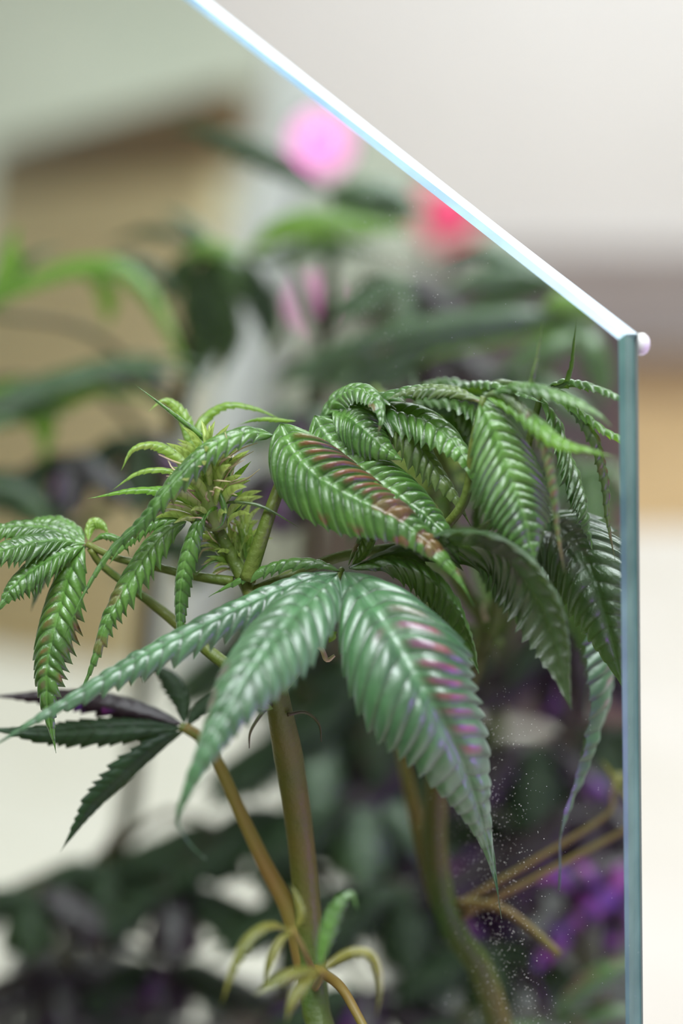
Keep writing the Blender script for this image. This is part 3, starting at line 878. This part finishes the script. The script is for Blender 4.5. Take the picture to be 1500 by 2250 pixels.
tube('petiole', DL([(694, 2130, 12), (745, 2165, 0), (785, 2230, -8), (830, 2320, -16)]), [R_(12), R_(11), R_(10), R_(10)], MAT['stem_tan'], plant)
tube('tendril', DL([(596, 1545, -12), (570, 1575, -15), (550, 1610, -16), (548, 1645, -16)]), [R_(5), R_(4), R_(3), R_(1)], MAT['stem_dark'], plant, 6)
tube('tendril', DL([(632, 1570, -11), (670, 1565, -8), (700, 1590, -6), (706, 1630, -6)]), [R_(5), R_(4), R_(3), R_(1)], MAT['stem_dark'], plant, 6)
tube('tendril', DL([(680, 1415, -10), (705, 1425, -8), (718, 1450, -8), (735, 1440, -8)]), [R_(3), R_(5), R_(6), R_(3)], MAT['pistil'], plant, 6)
for (x, y, tx, ty) in ((622, 1470, 612, 1420), (640, 1450, 655, 1415), (585, 1525, 552, 1508), (590, 1545, 560, 1560), (712, 1400, 742, 1388)):
    leaflet(B, DL([(x + 10, y + 12, -14), ((x + tx) / 2 + 4, (y + ty) / 2, -17), (tx, ty, -18)]), R_(11), MAT['leaf_young'], H(-.2, .2, .95), nv=5, rows=5, cols=4, serr=0.05, name='stipule')

# --- flower buds
bt = leaflet(None, [Vector((0, 0, 0)), Vector((0, 0.0006, 0.002)), Vector((0, 0.0006, 0.0046)), Vector((0, -0.0002, 0.0072))], 0.0013, MAT['bract'], Vector((0, -1, 0)), nv=5, rows=4, cols=4, fold=0.55, curl=1.2, corr=0.06, serr=0.05, a=0.55, b=0.9, name='bract')
bract_mesh = bt.data
bpy.data.objects.remove(bt)


def bud(c, up, rad, n, npis, seed, label):
    rr = random.Random(seed)
    ax = up.normalized()
    core = c - PBASE
    v, f = tube_data([core - ax * rad * 0.9, core - ax * rad * 0.4, core + ax * rad * 0.2, core + ax * rad * 0.9], [rad * 0.3, rad * 0.42, rad * 0.4, rad * 0.1], 10)
    bo = mesh_obj('flower_bud', v, f, MAT['bract'], plant)
    bo['label'] = label
    side = ax.orthogonal().normalized()
    s2 = ax.cross(side)
    for i in range(n):
        t = (i + 0.5) / n
        a = i * 2.39996 + rr.uniform(-.3, .3)
        rd_ = (side * math.cos(a) + s2 * math.sin(a))
        pos = core + ax * (rad * (-0.9 + 1.7 * t)) + rd_ * rad * (0.42 - 0.25 * t)
        d = (rd_ * (1.15 - 0.85 * t) + ax * (0.45 + 0.9 * t)).normalized()
        o = bpy.data.objects.new('bract', bract_mesh)
        COL.objects.link(o)
        o.parent = bo
        q = d.to_track_quat('Z', 'Y')
        sc = rr.uniform(0.85, 1.4) * rad / 0.0068
        o.matrix_local = Matrix.LocRotScale(pos, q, (sc, sc, sc))
    for i in range(npis):
        a = rr.uniform(0, 6.28)
        t = rr.uniform(-0.8, 0.9)
        rd_ = (side * math.cos(a) + s2 * math.sin(a))
        p0 = core + ax * rad * t + rd_ * rad * 0.4
        d = (rd_ + ax * rr.uniform(0.1, 1.2)).normalized()
        l = rad * rr.uniform(0.6, 1.1)
        p1 = p0 + d * l * 0.6
        p2 = p1 + (d + Vector((rr.uniform(-.7, .7), rr.uniform(-.7, .7), rr.uniform(-.5, .5)))).normalized() * l * 0.5
        v, f = tube_data([p0, p1, p2], [0.00028, 0.0003, 0.00008], 5, 8)
        mesh_obj('pistil', v, f, MAT['pistil'], bo)
    return bo


b1 = bud(D((462, 1088, -4)), H(-.15, .95, .25), R_(84), 62, 34, 3, 'pale green flower bud with cream pistils')
b2 = bud(D((498, 1212, 4)), H(-.6, .75, .1), R_(50), 30, 14, 4, 'small pale flower bud in the branch fork')
b3 = bud(D((535, 1190, 6)), H(.1, .95, .1), R_(44), 22, 10, 6, 'slim pale flower bud beside the petiole')

SL = [
    ([(505, 1060, -4), (490, 1005, -4), (450, 965, -4), (375, 905, -5), (294, 843, -5)], 17, 'leaf', H(-.35, .35, .85), 0.7),
    ([(430, 1030, 4), (415, 970, 6), (395, 910, 8), (360, 878, 9), (325, 905, 8)], 26, 'leaf_young', H(-.5, .4, .75), 0.3),
    ([(450, 1010, 6), (435, 950, 8), (455, 908, 10), (500, 885, 10), (560, 895, 10), (625, 925, 10)], 21, 'leaf_young', H(.1, .75, .6), 0.3),
    ([(430, 1050, 2), (390, 1000, 3), (340, 972, 3), (290, 985, 2), (266, 1035, 2)], 23, 'leaf_young', H(-.25, .7, .6), 0.35),
    ([(425, 1060, 1), (370, 1030, 1), (305, 1035, 1), (245, 1078, 0)], 15, 'leaf_young', H(-.1, .8, .6), 0.4),
    ([(435, 1115, -3), (380, 1082, -4), (300, 1072, -5), (192, 1096, -6)], 19, 'leaf_lime', H(-.1, .8, .55), 0.35),
    ([(430, 1105, -1), (360, 1070, 0), (290, 1078, 0), (230, 1085, 0)], 16, 'leaf_lime', H(-.1, .85, .5), 0.3),
    ([(478, 1108, -5), (520, 1100, -7), (580, 1112, -8), (657, 1159, -9)], 9, 'leaf_olive', H(.1, .8, .6), 0.5),
    ([(495, 1075, -3), (520, 1045, -4), (553, 1012, -5)], 12, 'leaf_lime', H(.3, .2, .9), 0.5),
    ([(470, 1075, -8), (486, 1085, -10), (497, 1120, -11), (490, 1150, -11), (470, 1166, -11)], 12, 'leaf', [H(.1, .9, .4), H(.7, .2, .7)], 0.5),
    ([(492, 1080, -3), (498, 1040, -4), (478, 1005, -4)], 20, 'leaf_lime', H(.3, .1, .9), 0.5),
    ([(500, 1050, -3), (508, 1010, -3), (498, 985, -3)], 12, 'leaf_olive', H(.5, .1, .85), 0.5),
    ([(490, 1155, -3), (515, 1130, -4), (535, 1105, -4)], 9, 'leaf', H(.3, .3, .9), 0.5),
    ([(488, 1110, -6), (462, 1118, -9), (448, 1145, -10)], 9, 'leaf_lime', H(-.4, .3, .9), 0.5),
    ([(500, 1085, -2), (525, 1082, -3), (535, 1072, -3)], 9, 'leaf_lime', H(.3, .6, .7), 0.5),
    ([(470, 1000, 1), (450, 960, 2), (410, 925, 2), (378, 890, 2)], 5, 'leaf_lime', H(-.3, .4, .85), 0.4),
]
for pts, w, mk, hn, fo in SL:
    leaflet(b1, DL(pts), R_(w), MAT[mk], hn, nv=max(6, int(w * 0.6)), rows=6, cols=5, fold=fo, curl=0.8, corr=0.15, serr=0.22, tail=0.12, name='sugar_leaf',
            stains=[(.35, .9, -1, -.55, .5, 'spot')] if mk == 'leaf_young' else ())
leaflet(b2, DL([(500, 1235, 2), (470, 1232, 0), (440, 1252, -1), (425, 1270, -1)]), R_(6), MAT['leaf'], H(0, .8, .6), nv=6, rows=5, cols=4, name='sugar_leaf')
for pts, w in (([(520, 1240, 3), (492, 1205, 1), (446, 1185, 0)], 9), ([(520, 1240, 3), (500, 1195, 2), (478, 1160, 1)], 9), ([(520, 1245, 2), (480, 1225, 0), (450, 1222, -1)], 9),
               ([(540, 1240, 3), (548, 1180, 3), (552, 1130, 3)], 8), ([(540, 1230, 3), (530, 1170, 3), (510, 1130, 2)], 9), ([(548, 1235, 3), (556, 1200, 2), (552, 1170, 2)], 14)):
    leaflet(b2, DL(pts), R_(w), MAT['leaf_young'], H(-.2, .5, .85), nv=6, rows=5, cols=4, serr=0.1, name='sugar_leaf')

# --- fan leaf D : two fingers hanging from the bud, part of the bud's own leaf
D_ = fan(plant, DL([(478, 1165, -2), (455, 1150, -5), (432, 1140, -6), (418, 1145, -6)]), [R_(10), R_(9), R_(9), R_(7)], MAT['stem'])
leaflet(D_, DL([(410, 1146, -6), (370, 1160, -6), (330, 1198, -7), (292, 1255, -8), (258, 1312, -9), (228, 1375, -9), (198, 1470, -9), (160, 1555, -8)]), R_(58), MAT['leaf'],
        [H(-.2, .65, .72), H(-.4, .5, .75), H(-.4, .3, .85)], nv=18, rows=9, fold=0.05, curl=1.1, corr=0.17, serr=0.5, a=0.55, b=1.8, tail=0.12, stains=[(.35, .8, -1, 1, .35, 'spot')])
leaflet(D_, DL([(452, 1124, -8), (432, 1150, -10), (412, 1205, -11), (398, 1275, -11), (394, 1350, -10), (397, 1458, -10)]), R_(35), MAT['leaf'],
        [H(-.2, .6, .75), H(-.15, .2, .95)], nv=15, rows=9, fold=0.2, curl=1.1, corr=0.18, serr=0.25, a=0.5, b=1.2, tail=0.15)
leaflet(D_, DL([(408, 1142, -3), (350, 1140, -1), (300, 1165, 0), (262, 1205, 0), (240, 1240, 0)]), R_(32), MAT['leaf'], H(-.1, .8, .5), nv=12, fold=0.05, curl=1.1, corr=0.17)


# ------------------------------------------------------------------ plants seen only in the mirror
def OD(vd):
    return 0.64 + (vd - 0.68) * 0.35


def mirror_plant(loc, label, stemcol, top, fans, pot_r, pot_label, leafkind=None):
    """fans: list of (hub (px,py,vd), [ (pts virtual, halfwidth px, material key, normal hint, opts) ])"""
    base_ = Vector((loc[0], loc[1], TABLE + 0.065))
    pot((loc[0], loc[1], TABLE), pot_r, 0.075, pot_label)
    r = root('cannabis_plant', base_, label, 'plant', 'cannabis plants')
    ORG[r.name] = base_.copy()
    tp = V((top[0], top[1], OD(top[2])))
    stem_pts = [base_, base_.lerp(tp, 0.3) + Vector((0.006, -0.004, 0)), base_.lerp(tp, 0.65) + Vector((-0.005, 0.004, 0)), tp]
    tube('stem', stem_pts, [0.0055, 0.005, 0.0042, 0.003], MAT[stemcol], r, 10, bumpy=0.06)
    sp_ = Path(stem_pts, 60)
    for hub, leaves in fans:
        hb = V((hub[0], hub[1], OD(hub[2])))
        # attach the petiole a little below the hub height
        best = min(range(61), key=lambda i: abs((sp_.s[i].z) - (hb.z - 0.03)))
        a_ = sp_.s[best]
        mid = a_.lerp(hb, 0.5) + Vector((0, 0, 0.015))
        fo = tube('fan_leaf', [a_, mid, hb], [0.0022, 0.0018, 0.0013], MAT[stemcol], r, 8)
        for pts, w, mk, hn, op in leaves:
            wp = [hb] + [V((a[0], a[1], OD(a[2]))) for a in pts]
            hnv = [HV(*h) for h in hn] if isinstance(hn, list) else HV(*hn)
            zz = OD(pts[0][2]) * 1.3
            kw = dict(nv=12, rows=5, cols=5, fold=0.25, curl=0.8, corr=0.12, serr=0.28, mirror=True)
            kw.update(op)
            leaflet(fo, wp, w * zz / F, MAT[mk], hnv, **kw)
    return r


def auto_fan(hub, length, droop, spread, mk, seed, n=7, w=34, vdj=0.03, az0=0.0):
    """a whole fan leaf around a hub given in mirror-view pixels"""
    rr = random.Random(seed)
    out_ = []
    for i in range(n):
        a = az0 + (i - (n - 1) / 2) * spread / (n - 1)
        l = 1.25 * length * (1 - 0.55 * abs(i - (n - 1) / 2) / ((n - 1) / 2)) * rr.uniform(0.9, 1.1)
        dx, dz = math.sin(a), math.cos(a)
        pts = []
        for t in (0.25, 0.5, 0.75, 1.0):
            pts.append((hub[0] + dx * l * t, hub[1] + l * (0.12 * t * (-1 if t < 0.4 else 0.3) + droop * t * t), hub[2] - dz * l * t * 0.55 * hub[2] / F))
        k = mk if isinstance(mk, str) else rr.choice(mk)
        out_.append((pts, 1.25 * w * (0.65 + 0.35 * l / length), k, (dx * 0.25 * droop, 0.9, 0.3 + 0.35 * droop), {'nv': 11, 'stains': [(.2, .8, -1, 0, .6, 'spot')] if rr.random() < .4 else []}))
    return (hub, out_)


def shift(vd, *pp):
    return [(x, y, vd) for x, y in pp]


up1 = (0, .85, .45)
# plant nearest on the left: arching bluish leaf and hanging leaf
mirror_plant((-0.35, 0.62), 'cannabis plant with a long bluish arching leaf, mirrored at the left edge', 'stem', (-150, 820, .90), [
    ((-140, 950, .89), [
        (shift(.85, (0, 865), (140, 815), (290, 785), (410, 790), (505, 832)), 42, 'leaf_grey', (0, .7, .65), {'tail': .15, 'nv': 18, 'b': 1.6}),
        (shift(.84, (60, 860), (220, 808), (350, 806), (430, 828), (482, 868)), 34, 'leaf_grey', (0, .75, .6), {'nv': 16, 'tail': .12}),
        (shift(.86, (0, 905), (100, 885), (200, 850), (300, 865), (380, 905)), 36, 'leaf_lime', (0, .75, .6), {'nv': 14}),
        (shift(.85, (-40, 915), (40, 895), (100, 892), (165, 912)), 36, 'leaf', (0, .8, .5), {}),
        (shift(.86, (-20, 890), (70, 870), (95, 920), (100, 975), (92, 1030)), 58, 'leaf_lime', (.2, .2, .9), {}),
    ]),
    ((-120, 1040, .90), [
        (shift(.87, (0, 1050), (60, 1085), (100, 1140), (120, 1210)), 36, 'leaf_grey', (-.2, .7, .6), {}),
        (shift(.88, (20, 1040), (80, 1060), (110, 1100), (112, 1150)), 30, 'leaf_dark', (.2, .6, .7), {}),
        (shift(.89, (100, 1120), (160, 1090), (210, 1062), (260, 1080)), 34, 'leaf_grey', (0, .6, .75), {}),
        (shift(.90, (150, 1150), (220, 1110), (300, 1095), (380, 1110)), 30, 'leaf_dark', (0, .8, .5), {}),
    ]),
], 0.044, 'charcoal pot of the plant mirrored at the left edge')

# arching green leaf and grey leaves further back
mirror_plant((-0.36, 0.50), 'cannabis plant with one bright green arching leaf, mirrored left of centre', 'stem_dark', (470, 540, .98), [
    ((-40, 690, .86), [
        (shift(.85, (40, 620), (150, 575), (250, 570), (320, 620), (375, 720), (425, 860)), 40, 'leaf_lime', [(0, .8, .5), (.2, .7, .6), (.6, .3, .7)], {'nv': 18}),
        (shift(.86, (0, 590), (15, 540), (40, 490)), 40, 'leaf_lime', (-.5, .2, .8), {}),
        (shift(.88, (40, 580), (90, 550), (150, 545)), 26, 'leaf_grey', (0, .8, .5), {}),
    ]),
    ((180, 600, .92), [
        (shift(.90, (250, 562), (310, 568), (360, 605), (400, 680)), 36, 'leaf_dark', (.2, .7, .6), {}),
        (shift(.92, (220, 620), (235, 680), (230, 720)), 26, 'leaf_lime', (-.3, .3, .8), {}),
    ]),
    ((460, 560, .98), [
        (shift(.97, (400, 512), (320, 500), (230, 535)), 30, 'leaf_dark', up1, {}),
        (shift(.98, (440, 500), (400, 470), (350, 460)), 28, 'leaf_grey', up1, {}),
        (shift(.97, (430, 640), (445, 740), (430, 860)), 50, 'leaf_dark', (0, .2, .9), {}),
        (shift(.97, (480, 640), (500, 740), (480, 840)), 44, 'leaf_dark', (0, .2, .9), {}),
        (shift(.97, (520, 590), (575, 660), (580, 760)), 44, 'leaf_grey', (0, .4, .9), {}),
        (shift(.97, (420, 560), (380, 610), (350, 680)), 34, 'leaf_dark', (0, .4, .9), {}),
    ]),
    auto_fan((250, 790, .95), 190, 0.35, 4.6, ['leaf_purple', 'leaf_dark'], 31, 7, 34),
    auto_fan((30, 830, .95), 160, 0.35, 4.2, ['leaf_purple', 'leaf_dark'], 32, 5, 34),
    auto_fan((300, 960, .92), 260, 0.55, 4.8, ['leaf_purple', 'leaf_dark'], 33, 7, 36),
    auto_fan((150, 1000, .9), 220, 0.55, 4.8, ['leaf_purple', 'leaf_dark'], 34, 7, 34),
    auto_fan((420, 1180, .9), 200, 0.5, 4.8, ['leaf_dark'], 35, 5, 30),
], 0.044, 'charcoal pot of the plant mirrored left of centre')

# upper middle: dark arching leaf, lime leaf, pale leaves
mirror_plant((-0.335, 0.395), 'cannabis plant with dark arching and lime leaves, mirrored below the pink lamp', 'stem_dark', (735, 470, 1.0), [
    ((720, 420, 1.0), [
        (shift(1.0, (640, 355), (550, 305), (460, 280), (365, 280)), 62, 'leaf_dark', (0, .8, .5), {}),
        (shift(.98, (780, 400), (850, 405), (920, 450)), 56, 'leaf_grey', (0, .7, .7), {}),
        (shift(.99, (760, 440), (860, 440), (960, 470)), 50, 'leaf_grey', (0, .7, .7), {}),
    ]),
    ((540, 560, .96), [
        (shift(.95, (610, 490), (700, 470), (800, 485), (920, 505)), 52, 'leaf_lime', (0, .6, .75), {}),
        (shift(.96, (590, 560), (680, 530), (780, 540), (860, 560)), 40, 'leaf_grey', (0, .8, .6), {}),
        (shift(.96, (500, 540), (440, 530), (390, 570)), 34, 'leaf_lime', (0, .8, .6), {}),
        (shift(.96, (560, 620), (590, 700), (585, 790)), 40, 'leaf_dark', (0, .3, .9), {}),
    ]),
    auto_fan((760, 760, .97), 220, 0.4, 4.8, ['leaf_dark', 'leaf_grey', 'leaf_purple'], 141, 7, 40),
    auto_fan((960, 760, .97), 240, 0.4, 4.8, ['leaf_dark', 'leaf_grey', 'leaf_purple'], 142, 7, 42),
    auto_fan((880, 610, .95), 210, 0.4, 4.8, ['leaf_purple', 'leaf_dark', 'leaf_grey'], 41, 7, 42),
    auto_fan((660, 900, .9), 200, 0.4, 4.8, ['leaf_purple', 'leaf_dark', 'leaf_grey'], 42, 7, 38),
    auto_fan((620, 1040, .85), 220, 0.5, 4.8, ['leaf_purple'], 43, 7, 40),
], 0.044, 'charcoal pot of the plant mirrored below the pink lamp')

# right: long grey green leaves above the reflected crown
mirror_plant((-0.25, 0.325), 'cannabis plant with long grey green leaves, mirrored under the slanting edge', 'stem', (1230, 640, .80), [
    ((1280, 700, .78), [
        (shift(.76, (1150, 680), (1000, 690), (850, 720), (700, 775), (560, 860)), 42, 'leaf_grey', (0, .75, .6), {'nv': 18}),
        (shift(.77, (1150, 700), (1020, 715), (900, 750), (760, 810), (620, 890)), 38, 'leaf_grey', (0, .75, .6), {'nv': 16}),
        (shift(.77, (1180, 710), (1060, 735), (960, 770), (900, 820)), 34, 'leaf_lime', (0, .75, .6), {}),
        (shift(.76, (1300, 660), (1240, 650), (1180, 680)), 40, 'leaf_lime', (0, .6, .7), {}),
        (shift(.75, (1230, 740), (1160, 770), (1090, 830)), 44, 'leaf', (0, .6, .75), {}),
        (shift(.75, (1310, 750), (1330, 820), (1320, 900)), 44, 'leaf', (.3, .4, .8), {}),
    ]),
    ((1240, 620, .84), [
        (shift(.83, (1150, 585), (1050, 600), (950, 650)), 44, 'leaf_grey', (0, .75, .6), {}),
        (shift(.84, (1150, 560), (1050, 545), (960, 575)), 40, 'leaf_grey', (0, .75, .6), {}),
        (shift(.84, (1180, 620), (1080, 640), (1000, 700)), 40, 'leaf_grey', (0, .75, .6), {}),
    ]),
    auto_fan((1060, 960, .86), 260, 0.5, 4.8, ['leaf_dark', 'leaf'], 151, 7, 44),
    auto_fan((1330, 1180, .84), 260, 0.5, 4.8, ['leaf', 'leaf_dark'], 152, 7, 44),
    auto_fan((1150, 820, .82), 230, 0.5, 4.8, ['leaf_purple', 'leaf_dark', 'leaf'], 51, 7, 40),
    auto_fan((1300, 1020, .80), 240, 0.6, 4.8, ['leaf', 'leaf_dark'], 52, 7, 40),
    auto_fan((1290, 1330, .80), 240, 0.7, 4.8, ['leaf_dark', 'leaf_purple'], 53, 7, 38),
], 0.044, 'charcoal pot of the plant mirrored under the slanting edge')

# undergrowth with its shade in the leaf colours, mirrored low: left
mirror_plant((-0.24, 0.535), 'low cannabis plant with purple leaves, shade and lamp glow painted in, mirrored at the lower left', 'stem_dark', (260, 1830, .92), [
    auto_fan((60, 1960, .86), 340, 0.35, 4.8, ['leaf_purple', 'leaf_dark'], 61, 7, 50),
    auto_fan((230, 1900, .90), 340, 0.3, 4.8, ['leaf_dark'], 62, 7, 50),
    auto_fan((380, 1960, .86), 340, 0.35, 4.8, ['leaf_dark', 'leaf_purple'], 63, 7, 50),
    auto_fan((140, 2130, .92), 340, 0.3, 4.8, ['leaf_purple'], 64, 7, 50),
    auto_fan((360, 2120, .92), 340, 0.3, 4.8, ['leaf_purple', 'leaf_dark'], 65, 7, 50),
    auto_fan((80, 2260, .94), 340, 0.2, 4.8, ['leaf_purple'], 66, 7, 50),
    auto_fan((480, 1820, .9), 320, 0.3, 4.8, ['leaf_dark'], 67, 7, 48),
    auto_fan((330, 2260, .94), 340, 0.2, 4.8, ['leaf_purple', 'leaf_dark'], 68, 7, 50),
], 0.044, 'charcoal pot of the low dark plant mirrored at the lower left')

# undergrowth, likewise coloured as shaded, mirrored low: middle and right
mirror_plant((-0.205, 0.435), 'leafy cannabis plant coloured dark for shade, mirrored behind the main stem', 'stem_dark', (760, 1500, .86), [
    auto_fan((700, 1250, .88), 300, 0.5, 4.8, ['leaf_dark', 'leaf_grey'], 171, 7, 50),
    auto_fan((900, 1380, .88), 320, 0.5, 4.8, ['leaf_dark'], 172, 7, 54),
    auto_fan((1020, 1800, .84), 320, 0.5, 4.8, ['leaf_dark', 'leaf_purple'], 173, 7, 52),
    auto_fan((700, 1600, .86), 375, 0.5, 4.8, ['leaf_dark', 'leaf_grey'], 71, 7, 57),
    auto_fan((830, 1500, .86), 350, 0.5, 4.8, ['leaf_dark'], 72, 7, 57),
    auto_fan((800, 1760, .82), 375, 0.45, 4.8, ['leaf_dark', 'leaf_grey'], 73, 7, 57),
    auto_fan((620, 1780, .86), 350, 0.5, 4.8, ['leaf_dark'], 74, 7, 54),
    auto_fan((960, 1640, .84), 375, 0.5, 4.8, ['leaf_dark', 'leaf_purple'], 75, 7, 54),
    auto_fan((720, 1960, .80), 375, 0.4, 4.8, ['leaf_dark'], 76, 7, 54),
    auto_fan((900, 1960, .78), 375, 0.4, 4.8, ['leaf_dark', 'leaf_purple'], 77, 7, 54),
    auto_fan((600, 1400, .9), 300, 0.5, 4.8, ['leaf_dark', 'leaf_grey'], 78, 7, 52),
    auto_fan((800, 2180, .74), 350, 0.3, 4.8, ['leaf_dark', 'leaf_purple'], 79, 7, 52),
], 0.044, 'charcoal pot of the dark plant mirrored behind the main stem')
mirror_plant((-0.155, 0.26), 'purple leaved cannabis plant with painted lamp glow, mirrored in the lower right corner', 'stem_dark', (1250, 1600, .80), [
    auto_fan((1240, 1420, .84), 300, 0.5, 4.8, ['leaf_purple', 'leaf_dark'], 181, 7, 50),
    auto_fan((1330, 1600, .82), 300, 0.5, 4.8, ['leaf_dark'], 182, 7, 50),
    auto_fan((1180, 1640, .80), 336, 0.5, 4.8, ['leaf_dark', 'leaf_purple'], 81, 7, 52),
    auto_fan((1300, 1780, .76), 336, 0.5, 4.8, ['leaf_purple'], 82, 7, 52),
    auto_fan((1130, 1860, .78), 336, 0.4, 4.8, ['leaf_purple'], 83, 7, 54),
    ((1400, 1880, .72), [
        (shift(.70, (1340, 1940), (1250, 2010), (1180, 2100), (1130, 2190)), 52, 'leaf_purple', (-.2, .7, .6), {'stains': [(.05, .9, -1, 1, .8, 'spot')]}),  # purple spots on this fan put grow lamp glow into the colour
        (shift(.71, (1300, 1900), (1200, 1925), (1120, 1980)), 44, 'leaf_purple', (0, .8, .5), {'stains': [(.05, .9, -1, 1, .8, 'spot')]}),
        (shift(.70, (1390, 1980), (1350, 2060), (1320, 2140)), 44, 'leaf_purple', (.2, .6, .7), {'stains': [(.05, .9, -1, 1, .6, 'spot')]}),
    ]),
    ((1215, 2245, .60), [
        (shift(.595, (1250, 2190), (1310, 2140), (1380, 2115), (1450, 2130)), 38, 'leaf', (-.2, .7, .65), {'nv': 14, 'stains': [(.1, .95, 0, 1, .8, 'spot')]}),
        (shift(.60, (1280, 2230), (1350, 2215), (1430, 2230)), 30, 'leaf', (-.1, .8, .5), {'stains': [(.1, .95, -1, 0, .6, 'spot')]}),
        (shift(.60, (1190, 2210), (1180, 2170), (1170, 2130)), 16, 'leaf_purple', (-.4, .3, .8), {}),
        (shift(.60, (1170, 2250), (1110, 2260), (1050, 2300)), 24, 'leaf', (-.1, .8, .5), {}),
    ]),
    auto_fan((1080, 2080, .74), 312, 0.4, 4.8, ['leaf_purple', 'leaf_dark'], 84, 7, 52),
    auto_fan((1020, 2260, .70), 288, 0.3, 4.8, ['leaf_purple', 'leaf_dark'], 85, 7, 52),
], 0.044, 'charcoal pot of the purple plant mirrored in the lower right corner')
